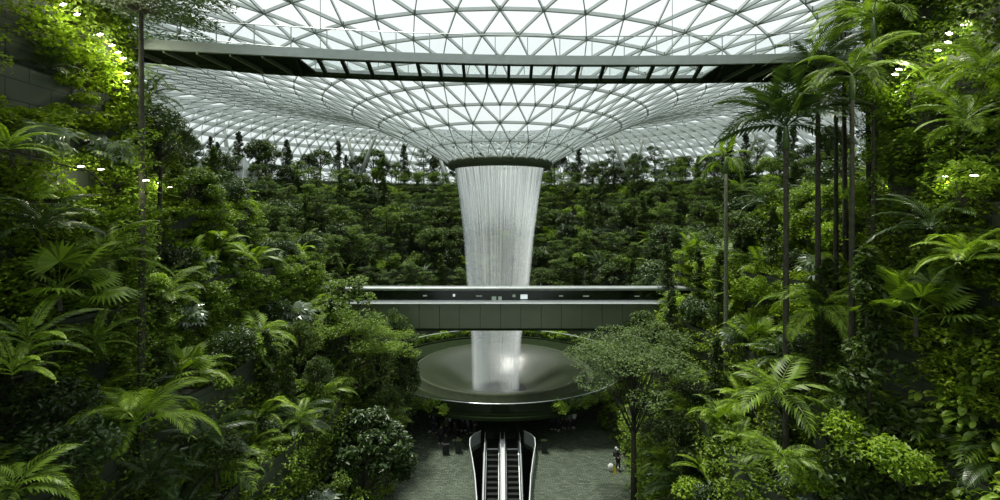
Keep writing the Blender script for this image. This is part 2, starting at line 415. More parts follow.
o = ob('waterfall', meshnp('waterfall', np.array(vs), np.array(fs), mwat))
tag(o, 'tall round curtain of white water falling from the roof opening into the basin', 'waterfall', kind='stuff')

# ------------------------------------------------------------------ basin under the waterfall, ring walkway planter
mb, nt, b = nmat('wet_acrylic_bowl')
tcn = nt.nodes.new('ShaderNodeTexCoord'); t = nt.nodes.new('ShaderNodeTexNoise'); t.inputs['Scale'].default_value = .7; t.inputs['Detail'].default_value = 3
nt.links.new(tcn.outputs['Object'], t.inputs[0]); b.inputs['Base Color'].default_value = (.030, .040, .020, 1)
b.inputs['Roughness'].default_value = .3; b.inputs['Specular IOR Level'].default_value = .6; b.inputs['Coat Weight'].default_value = .25; b.inputs['Coat Roughness'].default_value = .3
bp = nt.nodes.new('ShaderNodeBump'); bp.inputs['Strength'].default_value = .12; bp.inputs['Distance'].default_value = .2
nt.links.new(t.outputs['Fac'], bp.inputs['Height']); nt.links.new(bp.outputs[0], b.inputs['Normal'])
M['bowl'] = mb
fb = thing('fountain_basin', 'large round funnel shaped basin catching the waterfall in the middle of the hall', 'fountain basin', (PC[0], PC[1], 0))
m_ = MB(); m_.lathe([(3.2, .12), (3.7, .18), (4.6, .55), (5.6, 1.15), (6.7, 1.85), (7.7, 2.4), (8.6, 2.72), (9.9, 2.95)], 96)
m_.ob('bowl', M['bowl'], fb, True)
m_ = MB(); m_.lathe([(0.01, .10), (3.25, .12)], 64); m_.ob('drain', M['black'], fb)
m_ = MB(); m_.lathe([(9.85, 2.9), (9.9, 3.02), (10.1, 3.04), (10.25, 2.9), (10.3, 2.1), (10.6, 2.0), (11.2, 2.35)], 96); m_.ob('rim', M['ringsteel'], fb, True)
rg = thing('ring_walkway', 'dark circular planter ring with thin rail surrounding the round basin', 'planter ring', (PC[0], PC[1], 0))
m_ = MB(); m_.lathe([(11.2, 2.3), (11.2, 2.55), (14.3, 2.75), (14.35, 2.95), (15.1, 2.95), (15.15, 2.85), (15.0, 2.5), (14.2, 2.3), (11.2, 2.3)], 120); m_.ob('slab', M['darksteel'], rg)
m_ = MB(); m_.lathe([(7.2, 0), (7.2, 1.7), (7.0, 1.7), (7.0, 0)], 96); m_.ob('base_wall', M['black'], rg)
m_ = MB(); m_.lathe([(15.0, 3.86), (15.04, 3.92), (14.98, 3.96), (14.94, 3.9), (15.0, 3.86)], 120); m_.ob('handrail', M['chrome'], rg)
m_ = MB(); m_.lathe([(14.99, 2.95), (14.99, 3.86)], 120); m_.ob('glass_guard', glassmat('smoked_guard_glass', (.45, .5, .42), .02, .05), rg)
m_ = MB()
m_.box(-6.2 - 7.0, -6.2 - 5.9, -13.5, -12.3, 0, 4.2)
m_.ob('pier', M['cladding'], rg)

# ------------------------------------------------------------------ train bridge across the hall
BY, BZ0, BZT = 47.0, 10.35, 14.25
tb = thing('train_bridge', 'long straight grey green enclosed bridge crossing in front of the waterfall', 'bridge', (0, BY, 0))
XA, XB = -27.0, 27.0
zl = 12.75
xs = np.arange(XA, XB + .1, 1.93); xs = xs - xs[len(xs) // 2] + .05
for i in range(len(xs) - 1):
    MB().box(xs[i] + .02, xs[i + 1] - .02, -.06, .06, BZ0, zl).ob('cladding_panel', M['cladding'], tb)
MB().box(xs[0], xs[-1], .06, .3, BZ0 + .03, zl).ob('panel_backing', M['black'], tb)
MB().box(xs[0], xs[-1], -.12, .14, BZ0 - .22, BZ0).ob('bottom_edge', M['darksteel'], tb)
MB().box(xs[0], xs[-1], .0, 3.6, BZ0 - .1, BZ0 + .03).ob('deck', M['darksteel'], tb)
MB().strip([[(x, -.45, zl - .02) for x in (xs[0], xs[-1])], [(x, -.42, zl + .06) for x in (xs[0], xs[-1])], [(x, .0, zl + .2) for x in (xs[0], xs[-1])], [(x, .4, zl + .2) for x in (xs[0], xs[-1])], [(x, .4, zl) for x in (xs[0], xs[-1])], [(x, -.45, zl - .02) for x in (xs[0], xs[-1])]]).ob('white_ledge', M['ledge'], tb)
MB().box(xs[0], xs[-1], .42, .47, zl + .1, BZT - .3).ob('window_band', M['darkglass'], tb)
MB().box(xs[0], xs[-1], 3.4, 3.6, BZ0, BZT - .6).ob('rear_wall', M['black'], tb)
m_ = MB(); m_.strip([[(xs[0], -.1, BZT - .3), (xs[-1], -.1, BZT - .3)], [(xs[0], -.15, BZT - .1), (xs[-1], -.15, BZT - .1)], [(xs[0], -.05, BZT), (xs[-1], -.05, BZT)], [(xs[0], .25, BZT + .02), (xs[-1], .25, BZT + .02)],
          [(xs[0], 1.2, BZT - .05), (xs[-1], 1.2, BZT - .05)], [(xs[0], 3.7, BZT - .65), (xs[-1], 3.7, BZT - .65)], [(xs[0], 3.7, BZT - .8), (xs[-1], 3.7, BZT - .8)], [(xs[0], .2, BZT - .35), (xs[-1], .2, BZT - .35)], [(xs[0], -.1, BZT - .3), (xs[-1], -.1, BZT - .3)]])
m_.ob('roof', M['silver'], tb)
for px, pw, py0, py1, mt in ((425, 4, 295, 296.3, 'signdim'), (454, 2.2, 294, 296.5, 'signglow'), (479, 6, 295.5, 296.5, 'signdim'), (494, 4.5, 296.5, 301, 'signdim'), (500, 3.5, 296.5, 301, 'signdim'), (514, 3, 294.5, 297, 'signdim'), (524, 7, 294.5, 299, 'signglow'),
                             (561, 4, 295.5, 296.5, 'signdim'), (586, 6, 295.6, 296.6, 'signdim'), (637, 5, 295.8, 296.6, 'signdim'), (692, 6, 295.8, 296.6, 'signdim')):
    a = ray(px - pw / 2, py1, BY + .4); c_ = ray(px + pw / 2, py0, BY + .4)
    MB().box(a.x, c_.x, .385, .418, a.z, c_.z).ob('lit_window', M[mt], tb)
for px in (484, 497, 510, 526, 541):
    x = (px - 500) / F * BY; MB().box(x - .03, x + .03, .3, .36, BZT, BZT + .32).ob('roof_stud', M['silver'], tb)
# two portal piers behind the planting carry the bridge
for x in (-21.5, 21.5): MB().box(x - .6, x + .6, 1.0, 2.4, 0, BZ0 - .1).ob('pier', M['cladding'], tb)

# ------------------------------------------------------------------ curved canopy footbridge under the roof
def polyx(pts, x):
    for (xa, ya), (xb, yb) in zip(pts, pts[1:]):
        if xa <= x <= xb: return ya + (yb - ya) * (x - xa) / (xb - xa)
    (xa, ya), (xb, yb) = (pts[0], pts[1]) if x < pts[0][0] else (pts[-2], pts[-1])
    return ya + (yb - ya) * (x - xa) / (xb - xa)
ZB = EYE + 7.9
near = [(-24, 22.2), (-17.4, 23.3), (-12.2, 24.25), (-6.3, 25.2), (0, 25.75), (6, 25.9), (12, 25.75), (24, 24.6)]
far = [(-24, 23.4), (-18, 25.2), (-13.8, 27.2), (-7.2, 28.5), (0, 29.15), (7, 29.3), (14.1, 29.1), (24, 28.3)]
def sm(pts, x):      # smoothed polyline
    return sum(polyx(pts, x + t) for t in (-2, -1, 0, 1, 2)) / 5
X0, X1 = -20.5, 20.0
NB = 96; XX = [X0 + (X1 - X0) * i / NB for i in range(NB + 1)]
cb_ = thing('canopy_footbridge', 'curved footbridge with grey edge band and glass floor panels hung under the roof', 'footbridge', (0, 0, 0))
def band(f, dy0, dy1, z0, z1, name, mat, x0=X0, x1=X1):
    xx = [x for x in XX if x0 <= x <= x1]
    r = [[(x, sm(f, x) + dy0, z0) for x in xx], [(x, sm(f, x) + dy0, z1) for x in xx], [(x, sm(f, x) + dy1, z1) for x in xx], [(x, sm(f, x) + dy1, z0) for x in xx]]
    m = MB(); m.strip(r + [r[0]])
    for e in (0, -1): m.strip([[r[0][e], r[1][e]], [r[3][e], r[2][e]]])
    return m.ob(name, mat, cb_)
band(near, -.05, .12, ZB, ZB + .46, 'edge_band', M['silver'])
band(near, .12, .3, ZB - .02, ZB + .1, 'near_beam', M['darksteel'])
band(far, -.35, .1, ZB - .06, ZB + .14, 'far_beam', M['darksteel'])
band(far, -.06, .06, ZB + .14, ZB + .4, 'far_edge_band', M['silver'])
gx0, gx1 = -11.0, 13.0
rib_px = [292.5, 317.5, 341, 367, 392, 417, 439, 463, 486.5, 509, 532, 555, 580, 605, 630, 655, 680, 703, 726]
ribs = []
for px in rib_px:                       # the ribs follow the radii of the curved deck
    d0 = 25.6; x = (px - 500) / F * 25.7
    if px < 480: x = (px - 500) / F * sm(near, (px - 500) / F * 25)
    ribs.append(x)
def ribobj(x, dx, w_=.16, mat='darksteel', nm='rib'):
    a = (x, sm(near, x) + .1, ZB + .1); b2 = (x + dx, sm(far, x + dx) - .1, ZB + .1)
    MB().beam(a, b2, w_, .2).ob(nm, M[mat], cb_)
for x in ribs: ribobj(x, .07 * x)
for x in [ribs[0] - 1.45 * i for i in range(1, 9)]: ribobj(x, .25 + .0 * x, .1, 'cladding', 'soffit_rib')
for x in [ribs[-1] + 1.45 * i for i in range(1, 8)]: ribobj(x, -.25, .1, 'cladding', 'soffit_rib')
def deck(x0, x1, z0, z1, name, mat):
    xx = [x0] + [x for x in XX if x0 < x < x1] + [x1]
    rn = [(x, sm(near, x) + .1) for x in xx]; rf = [(x, sm(far, x) - .1) for x in xx]
    m = MB(); rows = [[(x, y, z0) for x, y in rn], [(x, y, z1) for x, y in rn], [(x, y, z1) for x, y in rf], [(x, y, z0) for x, y in rf]]
    m.strip(rows + [rows[0]]); return m.ob(name, mat, cb_)
deck(X0, ribs[0], ZB + .1, ZB + .2, 'solid_deck', M['darksteel']); deck(ribs[-1], X1, ZB + .1, ZB + .2, 'solid_deck', M['darksteel'])
for a, c_ in zip(ribs, ribs[1:]): deck(a, c_, ZB + .12, ZB + .15, 'glass_floor_panel', M['floorglass'])
for f, dy in ((near, .03), (far, 0)):
    m = MB(); m.strip([[(x, sm(f, x) + dy, ZB + .46) for x in XX], [(x, sm(f, x) + dy, ZB + 1.5) for x in XX]]); m.ob('glass_balustrade', glassmat('balustrade_glass', (.93, .96, .955), .04), cb_)
    MB().tube([(x, sm(f, x) + dy, ZB + 1.5) for x in XX], .028, 5).ob('handrail', M['silver'], cb_)
    for i in range(0, NB + 1, 4):
        x = XX[i]; MB().box(x - .02, x + .02, sm(f, x) + dy - .02, sm(f, x) + dy + .02, ZB + .3, ZB + 1.5).ob('post', M['silver'], cb_)
for x in (-9, 9):             # slim hangers up to the shell
    for f in (near, far):
        y = sm(f, x); r = math.hypot(x, y - 60); zr = np.interp(r, [p[0] for p in PROF], [p[1] for p in PROF]) + EYE
        if f is near: MB().tube([(x, y + .03, ZB + .4), (x, y + .03, zr - .1)], .02, 5).ob('hanger', M['silver'], cb_)

# ------------------------------------------------------------------ escalators in their floor opening
pit_m = MB(); zb = -12
pit_m.strip([[(x0, y0, 0), (x1, y0, 0), (x1, y1, 0), (x0, y1, 0), (x0, y0, 0)], [(x0, y0, zb), (x1, y0, zb), (x1, y1, zb), (x0, y1, zb), (x0, y0, zb)]])
pit_m.box(x0, x1, y0, y1, zb - .2, zb)
struct(pit_m.ob('wall_pit', M['soil']))
# solid floor tongue that fills the opening outside the curved balustrades
def vx(s, y):        # half-width curve of the opening
    T = [(30, 1.45), (34.7, 1.85), (38, 2.15), (41, 2.55), (43, 2.85), (44.3, 2.9), (45.2, 2.55), (45.8, 2.0)]
    return np.interp(y, [t[0] for t in T], [t[1] for t in T])
EC = .22             # centre line of the pair
for s in (-1, 1):
    ys = np.concatenate([np.linspace(20, 43, 24), np.linspace(43.3, 45.85, 14)])
    inn = [(EC + s * vx(s, y), y) for y in ys]; out = [((x0 if s < 0 else x1), y) for y in ys]
    m = MB(); r = [[(x, y, -.4) for x, y in inn], [(x, y, .0) for x, y in inn], [(x, y, .0) for x, y in out]]; m.strip(r)
    struct(m.ob('floor', mfl))
    gb = thing('glass_barrier', 'curved frosted glass barrier with bright rail, %s of the escalators' % ('left' if s < 0 else 'right'), 'glass barrier', (0, 0, 0))
    ys2 = [y for y in ys if y > 28] ; pts = [(EC + s * (vx(s, y)), y) for y in ys2]
    m = MB(); m.strip([[(x, y, -.35) for x, y in pts], [(x, y, 1.1) for x, y in pts], [(x + .02 * s, y, 1.1) for x, y in pts], [(x + .02 * s, y, -.35) for x, y in pts]]); m.ob('glass_panel', M['milk'], gb)
    MB().tube([(x, y, 1.12) for x, y in pts], .04, 6).ob('top_rail', M['ledge'], gb)
def ez(y):           # escalator slope: flat landing, then 32 degrees down towards the viewer
    return 0.0 if y > 44.6 else -(44.6 - y) * math.tan(math.radians(33)) * min(1, (44.6 - y) / 1.2 * .5 + .5) if y > 43.4 else -(44.6 - y) * math.tan(math.radians(33))
MB().box(EC - 1.95, EC + 1.95, 44.75, 46.6, -.2, .012).ob('landing_plate', M['step'], None)
bpy.data.objects['landing_plate']['kind'] = 'structure'; bpy.data.objects['landing_plate'].name = 'trim_1'
for s in (-1, 1):
    es = thing('escalator', 'dark escalator descending towards the viewer, %s one of the pair' % ('left' if s < 0 else 'right'), 'escalator', (EC + s * .88, 0, 0))
    ysl = list(np.arange(30.0, 46.4, .4))
    m = MB(); k = 0; y = 44.6
    while y > 31:
        z = ez(y); m.box(-.5, .5, y - .4, y, z - .5, z - .02); y -= .4
    for q in range(36): pass
    m.ob('steps', M['step'], es)
    MB().box(-.5, .5, 44.55, 45.9, -.15, .03).ob('comb_plate', M['step'], es)
    MB().box(-.5, .5, 44.5, 44.62, .0, .05).ob('comb_edge', M['ledge'], es)
    for q in (-1, 1):
        x = q * .62
        m = MB(); m.strip([[(x - .02, y, ez(y) - .1) for y in ysl], [(x - .02, y, ez(y) + .92) for y in ysl], [(x + .02, y, ez(y) + .92) for y in ysl], [(x + .02, y, ez(y) - .1) for y in ysl]]); m.ob('balustrade', M['milk'], es)
        MB().tube([(x, y, ez(y) + .96) for y in ysl] + [(x, 46.55, .85), (x, 46.62, .6), (x, 46.5, .35)], .05, 6).ob('handrail', M['rubber'] , es)
        m = MB(); m.strip([[(x - q * .1, y, ez(y) + .04) for y in ysl], [(x - q * .1, y, ez(y) + .1) for y in ysl], [(x + q * .2, y, ez(y) + .12) for y in ysl], [(x + q * .2, y, ez(y) - .3) for y in ysl]]); m.ob('skirt', M['chrome'], es)
        MB().tube([(x + q * .07, y, ez(y) + .88) for y in ysl], .035, 6).ob('rail_trim', M['ledge'], es)
    m = MB(); m.strip([[(-.75, y, ez(y) - 1.1) for y in ysl], [(.75, y, ez(y) - 1.1) for y in ysl]]); m.ob('truss', M['darksteel'], es)
md_ = thing('escalator_median', 'bright metal strip sloping down between the two escalators', 'metal strip', (EC, 0, 0))
ysl = list(np.arange(30.0, 45.6, .4)); m = MB(); m.strip([[(-.17, y, ez(y) + .3) for y in ysl], [(-.17, y, ez(y) + .62) for y in ysl], [(.17, y, ez(y) + .62) for y in ysl], [(.17, y, ez(y) + .3) for y in ysl]]); m.ob('cover_plate', M['ledge'], md_)
m = MB(); m.strip([[(-.12, y, ez(y) - .6) for y in ysl], [(-.12, y, ez(y) + .3) for y in ysl], [(.12, y, ez(y) + .3) for y in ysl], [(.12, y, ez(y) - .6) for y in ysl]]); m.ob('core', M['darksteel'], md_)
for px, lab in ((482, 'left'), (499.5, 'middle'), (517.5, 'right')):
    for j, dx in enumerate((-.13, .13)):
        po = thing('rail_post', 'thin dark upright post at the head of the escalators, %s one of the %s pair' % (('left', 'right')[j], lab), 'post', ((px - 500) / F * 46.6 + dx, 46.75, 0))
        MB().tube([(0, 0, 0), (0, 0, 1.5)], .04, 6).ob('shaft', M['darksteel'], po); MB().tube([(0, 0, 0), (0, 0, .04)], .09, 8).ob('foot', M['darksteel'], po)
for px, lab in ((458.5, 'left'), (544, 'right')):
    p = ray(px, 452, 44.0); tbn = thing('litter_bin', 'small black litter bin on the wet floor, %s of the escalator opening' % lab, 'bin', (p.x, 44.0, 0))
    MB().box(-.24, .24, -.24, .24, .04, 1.0).ob('body', M['black'], tbn); MB().box(-.26, .26, -.26, .26, 1.0, 1.08).ob('lid', M['darksteel'], tbn); MB().box(-.2, .2, -.2, .2, 0, .04).ob('foot', M['rubber'], tbn)

# ------------------------------------------------------------------ V columns behind the far trees
def vcol(px0, py0, px1, py1, d, lab):
    a = ray(px0, py0, d); b2 = ray(px1, py1, d + 1)
    a = a + (a - b2).normalized() * 3.0
    r = math.hypot(b2.x, b2.y - 60); zr = np.interp(r, [p[0] for p in PROF], [p[1] for p in PROF]) + EYE
    MB().tube([a, b2], [.45, .34], 10).ob('column', M['colsteel'], None, True); o = bpy.data.objects[[x.name for x in bpy.data.objects if x.name.startswith('column')][-1]]
    o['label'] = lab; o['kind'] = 'structure'
vcol(230, 168, 221, 110, 98, 'slanting grey steel column, leaning left, behind trees on the far left')
vcol(262, 152, 276, 114, 98, 'slanting grey steel column, leaning right, behind trees on the far left')
vcol(358, 182, 346, 131, 104, 'slanting grey steel column of the V left of the waterfall, leaning left')
vcol(358, 182, 378, 129, 104, 'slanting grey steel column of the V left of the waterfall, leaning right')
vcol(449, 186, 440, 158, 108, 'slanting column just left of the roof opening ring')
vcol(631, 190, 612, 135, 104, 'slanting grey steel column of the V right of the waterfall, leaning left')
vcol(631, 190, 644, 132, 104, 'slanting grey steel column of the V right of the waterfall, leaning right')
vcol(741, 178, 763, 114, 92, 'thick slanting column behind the thin palm on the right')
vcol(744, 180, 776, 127, 94, 'thin slanting column behind the thin palm on the right')

# ------------------------------------------------------------------ leaves and plants
def leaves(n, pos, size, up=.6, asp=.45, rs=NR, dirs=None, fold=.12):
    """n folded diamond leaves at pos (n,3); normals lean up by `up`"""
    nrm = rs.normal(size=(n, 3)); nrm /= np.linalg.norm(nrm, axis=1)[:, None] + 1e-9
    nrm[:, 2] = np.abs(nrm[:, 2]); nrm = nrm * (1 - up) + np.array([0, 0, up]); nrm /= np.linalg.norm(nrm, axis=1)[:, None]
    if dirs is None: dirs = rs.normal(size=(n, 3))
    d = dirs - nrm * np.sum(dirs * nrm, 1)[:, None]; d /= np.linalg.norm(d, axis=1)[:, None] + 1e-9
    s = np.cross(nrm, d); L = (size * rs.uniform(.7, 1.3, n))[:, None]
    v = np.empty((n, 4, 3)); v[:, 0] = pos - d * L * .5; v[:, 1] = pos + s * L * asp * .5 + nrm * L * fold; v[:, 2] = pos + d * L * .5 - nrm * L * .08; v[:, 3] = pos - s * L * asp * .5 + nrm * L * fold
    b = np.arange(n)[:, None] * 4
    f = np.concatenate([b + np.array([0, 2, 1]), b + np.array([0, 3, 2])], 1).reshape(-1, 3)
    return v.reshape(-1, 3), f
def clump_pts(rs, n, c, rad):
    d = rs.normal(size=(n, 3)); d /= np.linalg.norm(d, axis=1)[:, None]
    return np.array(c) + d * np.array(rad) * (rs.uniform(.35, 1, n) ** .5)[:, None]
def tree_meshes(name, seed, h, cr, style, leaf, n_leaf, lsize, trunk_r=.12, bark='bark', first=.35):
    """returns (trunk mesh, branch mesh, crown mesh)"""
    rs = np.random.RandomState(seed); tk = MB(); bm = MB(); pts = []
    lean = rs.uniform(-.03, .03, 2) * h
    tops = [(lean[0] * t, lean[1] * t, h * t * .93) for t in (0, .25, .5, .75, 1)]
    tk.tube(tops, [trunk_r * k for k in (1.15, .95, .8, .55, .25)], 7)
    if style == 'layer':      # flat shelves of leaves on near-horizontal branches
        nl = 6
        for i in range(nl):
            t = first + (1 - first) * (i + .2) / nl; z = h * t; rad = cr * (1.05 - .62 * (t - first) / (1 - first)) 
            for j in range(5):
                a = rs.uniform(0, 2 * PI); rr = rad * rs.uniform(.25, .95); c = (rr * math.cos(a) + lean[0] * t, rr * math.sin(a) + lean[1] * t, z + rs.uniform(-.03, .05) * h)
                bm.tube([(lean[0] * t, lean[1] * t, z - .05 * h), (c[0] * .5, c[1] * .5, z - .02 * h), c], [.035, .028, .01], 4)
                pts.append(clump_pts(rs, int(n_leaf / (nl * 5)), c, (rad * .42, rad * .42, .045 * h)))
        up, asp = .75, .5
    elif style == 'round':
        nc = 26 if n_leaf < 9000 else 64
        for j in range(nc):
            d = rs.normal(size=3); d /= np.linalg.norm(d); d[2] = abs(d[2]) * 1.1 - .35
            c = (d[0] * cr * .75, d[1] * cr * .75, h * (first + 1) / 2 + d[2] * h * (1 - first) * .5)
            z0_ = max(h * first * .8, min(c[2] - cr * .6, h * .9)); bm.tube([(0, 0, z0_), (c[0] * .45, c[1] * .45, (z0_ + c[2]) / 2), c], [.035, .025, .008], 4)
            q = rs.uniform(.22, .36) * (1 if nc < 30 else .72); pts.append(clump_pts(rs, n_leaf // nc, c, (cr * q, cr * q, cr * q * .75)))
        up, asp = .45, .5
    elif style == 'umbrella':   # wide flat crown on forking limbs
        nc = 30
        for j in range(nc):
            a = 2.4 * j; rr = cr * math.sqrt((j + .5) / nc) * .9; dz = rs.uniform(-.12, .08) * h; c = (rr * math.cos(a), rr * math.sin(a), h * .95 - (rr / cr) ** 2 * h * .16 + dz * .9)
            f_ = rs.uniform(.33, .7); bm.tube([(0, 0, h * f_), (c[0] * .45, c[1] * .45, h * f_ + (c[2] - h * f_) * .6), c], [.04, .026, .008], 5)
            pts.append(clump_pts(rs, n_leaf // nc, c, (cr * .3, cr * .3, h * .045)))
        up, asp = .7, .5
    elif style == 'column':
        nc = 24 if n_leaf < 9000 else 80
        for j in range(nc):
            t = first + (1 - first) * (j + .5) / nc; rad = cr * (1.1 - .8 * (t - first) / (1 - first)); a = rs.uniform(0, 2 * PI); rr = rad * rs.uniform(.1, .65 if nc < 30 else .95)
            c = (rr * math.cos(a), rr * math.sin(a), h * t); bm.tube([(0, 0, c[2] - .06 * h), c], [.03, .01], 4)
            q = 1 if nc < 30 else rs.uniform(.4, .75); pts.append(clump_pts(rs, n_leaf // nc, c, (rad * .5 * q, rad * .5 * q, h * .06 * q * .7)))
        up, asp = .5, .5
    pos = np.concatenate(pts); v, f = leaves(len(pos), pos, lsize, up, asp, rs)
    return tk.me('trunk', M[bark], True), bm.me('branches', M[bark], True), meshnp('crown', v, f, LEAF[leaf])
def shrub_meshes(seed, h, cr, leaf, n_leaf, lsize, up=.4, asp=.45):
    rs = np.random.RandomState(seed); st = MB(); pts = []
    for j in range(14):
        a = rs.uniform(0, 2 * PI); rr = cr * rs.uniform(.15, .75); z = h * rs.uniform(.3, .85); c = (rr * math.cos(a), rr * math.sin(a), z)
        st.tube([(0, 0, -.1), (c[0] * .35, c[1] * .35, z * .55), c], [.03, .02, .008], 4)
        pts.append(clump_pts(rs, n_leaf // 14, c, (cr * .42, cr * .42, h * .2)))
    pos = np.concatenate(pts); v, f = leaves(len(pos), pos, lsize, up, asp, rs)
    return st.me('stem', M['bark'], True), meshnp('foliage', v, f, LEAF[leaf])

def frond_mesh(seed, L, n, ll, droop, leaf, wid=.12, vee=.35, e0=0.0):
    rs = np.random.RandomState(seed); v = []; f = []
    K = 16; pts = [Vector((0, 0, 0))]; dirs = []
    for i in range(K):
        t = i / K; th = e0 - droop * t ** 1.2; dv = Vector((math.cos(th), 0, math.sin(th))); dirs.append(dv); pts.append(pts[-1] + dv * (L / K))
    rr = MB(); rr.tube(pts, [.022 * (1 - .85 * i / K) * max(.5, L / 2.2) for i in range(K + 1)], 3)
    v += rr.v; f += [q if len(q) == 3 else q for q in rr.f]
    f = [t_ for q in f for t_ in ([q] if len(q) == 3 else [(q[0], q[1], q[2]), (q[0], q[2], q[3])])]
    for i in range(n):
        t = .12 + .88 * (i + .5) / n; s_ = t * K; k = min(int(s_), K - 1); p = pts[k].lerp(pts[k + 1], s_ - k); dv = dirs[k]
        lt = ll * (math.sin(PI * min(1, t * .92 + .12)) ** .6 if t < .97 else .35) * rs.uniform(.88, 1.1)
        up = Vector((0, 1, 0)).cross(dv) * -1; up = Vector((-dv.z, 0, dv.x))
        for sd in (-1, 1):
            fw = .55 + .5 * t; d = (Vector((0, sd, 0)) + dv * fw + up * (vee * (1 - t) - .1)).normalized()
            d2 = (d + Vector((0, 0, -.75 * rs.uniform(.6, 1.3)))).normalized()
            mid = p + d * lt * .5; tip = mid + d2 * lt * .5; wv = dv * (ll * wid * .5)
            b0 = len(v); v += [tuple(p), tuple(mid + wv + up * .01), tuple(tip), tuple(mid - wv + up * .01)]
            f += [(b0, b0 + 1, b0 + 3), (b0 + 1, b0 + 2, b0 + 3)]
    return mesh('frond', v, f, LEAF[leaf])
def fan_mesh(seed, L, n, spread, leaf, pet=1.0, wid=.16, dip=.25):
    rs = np.random.RandomState(seed); m = MB(); m.tube([(0, 0, 0), (pet * .5, 0, .1 * pet), (pet, 0, 0)], [.018, .014, .01], 3)
    v = list(m.v); f = [t_ for q in m.f for t_ in ([q] if len(q) == 3 else [(q[0], q[1], q[2]), (q[0], q[2], q[3])])]
    c = Vector((pet, 0, 0))
    for i in range(n):
        a = spread * ((i + .5) / n - .5); d = Vector((math.cos(a), math.sin(a), -.05)); s = Vector((-math.sin(a), math.cos(a), 0)); l_ = L * (1 - .18 * abs(a) / PI) * rs.uniform(.93, 1.05)
        b0 = len(v); q = c + d * l_ * .6; tip = c + d * l_ + Vector((0, 0, -dip * l_ * rs.uniform(.6, 1.2)))
        v += [tuple(c), tuple(q + s * L * wid * .5 + Vector((0, 0, .02))), tuple(tip), tuple(q - s * L * wid * .5 - Vector((0, 0, .02)))]; f += [(b0, b0 + 1, b0 + 3), (b0 + 1, b0 + 2, b0 + 3)]
    return mesh('fan_leaf', v, f, LEAF[leaf])
def broad_leaf_mesh(seed, L, wid, leaf, pet=.3, droop=.5, seg=6, notch=0):
    m = MB(); rows = []
    pts = [(0, 0, 0), (pet, 0, .04)]
    rows = []
    x = pet; z = .04; th = .1
    for i in range(seg + 1):
        t = i / seg; w_ = L * wid * .5 * (math.sin(PI * (t * .9 + .06)) ** .75 if 0 < t < 1 else (.25 if t == 0 else .02))
        if notch and i % 2 == 1: w_ *= notch
        rows.append([(x, -w_, z + w_ * .35), (x, 0, z), (x, w_, z + w_ * .35)]); x += L / seg * math.cos(th); z += L / seg * math.sin(th); th -= droop / seg * 2
    m.strip(rows); m.tube([(0, 0, 0), (pet * .6, 0, .03), (pet, 0, .04)], .012, 3)
    return m.me('leaf', LEAF[leaf], True)
def rooted(name, label, cat, fr, n, h0, el, seed, trunk=None, hang=False, jit=.25, part='frond', scl=(.8, 1.1), group=None, crown_el=None):
    """a thing whose leaves (shared meshes fr) spring from one point at height h0; el: (lowest, highest) lift in radians"""
    rs = random.Random(seed); r = thing(name, label, cat, group=group)
    if trunk: trunk(r)
    for i in range(n):
        t = (i + .5) / n; az = 2.39996 * i + rs.uniform(-jit, jit); e = el[0] + (el[1] - el[0]) * t
        s = rs.uniform(*scl)
        ob(part, rs.choice(fr), r, (0, 0, h0 + .02 * i), (rs.uniform(-.25, .25), -e, az), s)
    return r
def palm_trunk(h, r0, r1, mat='palebark', shaft=True, lean=0.0):
    def g(r):
        MB().tube([(lean * t * t, 0, h * t) for t in (0, .05, .25, .5, .75, 1)], [r0 * 1.3, r0, r0 * .95, (r0 + r1) / 2, r1, r1], 8).ob('trunk', M[mat], r, True)
        if shaft: MB().tube([(lean, 0, h - .9), (lean, 0, h - .3), (lean, 0, h + .25)], [r1 * 1.25, r1 * 1.4, r1 * .7], 8).ob('crown_shaft', M['greenstem'], r, True)
    return g

FR = {}
for lf in ('mid', 'deep', 'bright', 'pale', 'grey'):
    FR[lf] = [frond_mesh(i + 3, 2.2, 26, .62, 1.25 + .25 * i, lf) for i in range(2)]
FRL = {lf: [frond_mesh(i + 71, 3.1, 38, .8, 1.75 + .3 * i, lf, .1, .25) for i in range(2)] for lf in ('mid', 'bright')}
FRB = {lf: [frond_mesh(i + 31, 2.6, 15, .95, 1.3 + .3 * i, lf, .2, .3) for i in range(2)] for lf in ('mid', 'deep', 'bright')}   # broad leaflets
FERN = {lf: [frond_mesh(i + 51, 1.5, 34, .22, 1.3, lf, .22, .1)  for i in range(2)] for lf in ('mid', 'bright')}
FAN = {'mid': [fan_mesh(1, 1.05, 26, 4.6, 'mid', 1.1, .11)], 'grey': [fan_mesh(2, .75, 11, 5.4, 'grey', .8, .26, .5)], 'deep': [fan_mesh(3, 1.0, 24, 4.8, 'deep', 1.0, .12)], 'bright': [fan_mesh(4, 1.15, 28, 4.4, 'bright', 1.0, .1)]}
BL = {'bright': [broad_leaf_mesh(1, .42, .55, 'bright')], 'mid': [broad_leaf_mesh(2, .45, .5, 'mid')], 'big': [broad_leaf_mesh(3, 1.5, .42, 'mid', .7, .9, 14, .62)]}

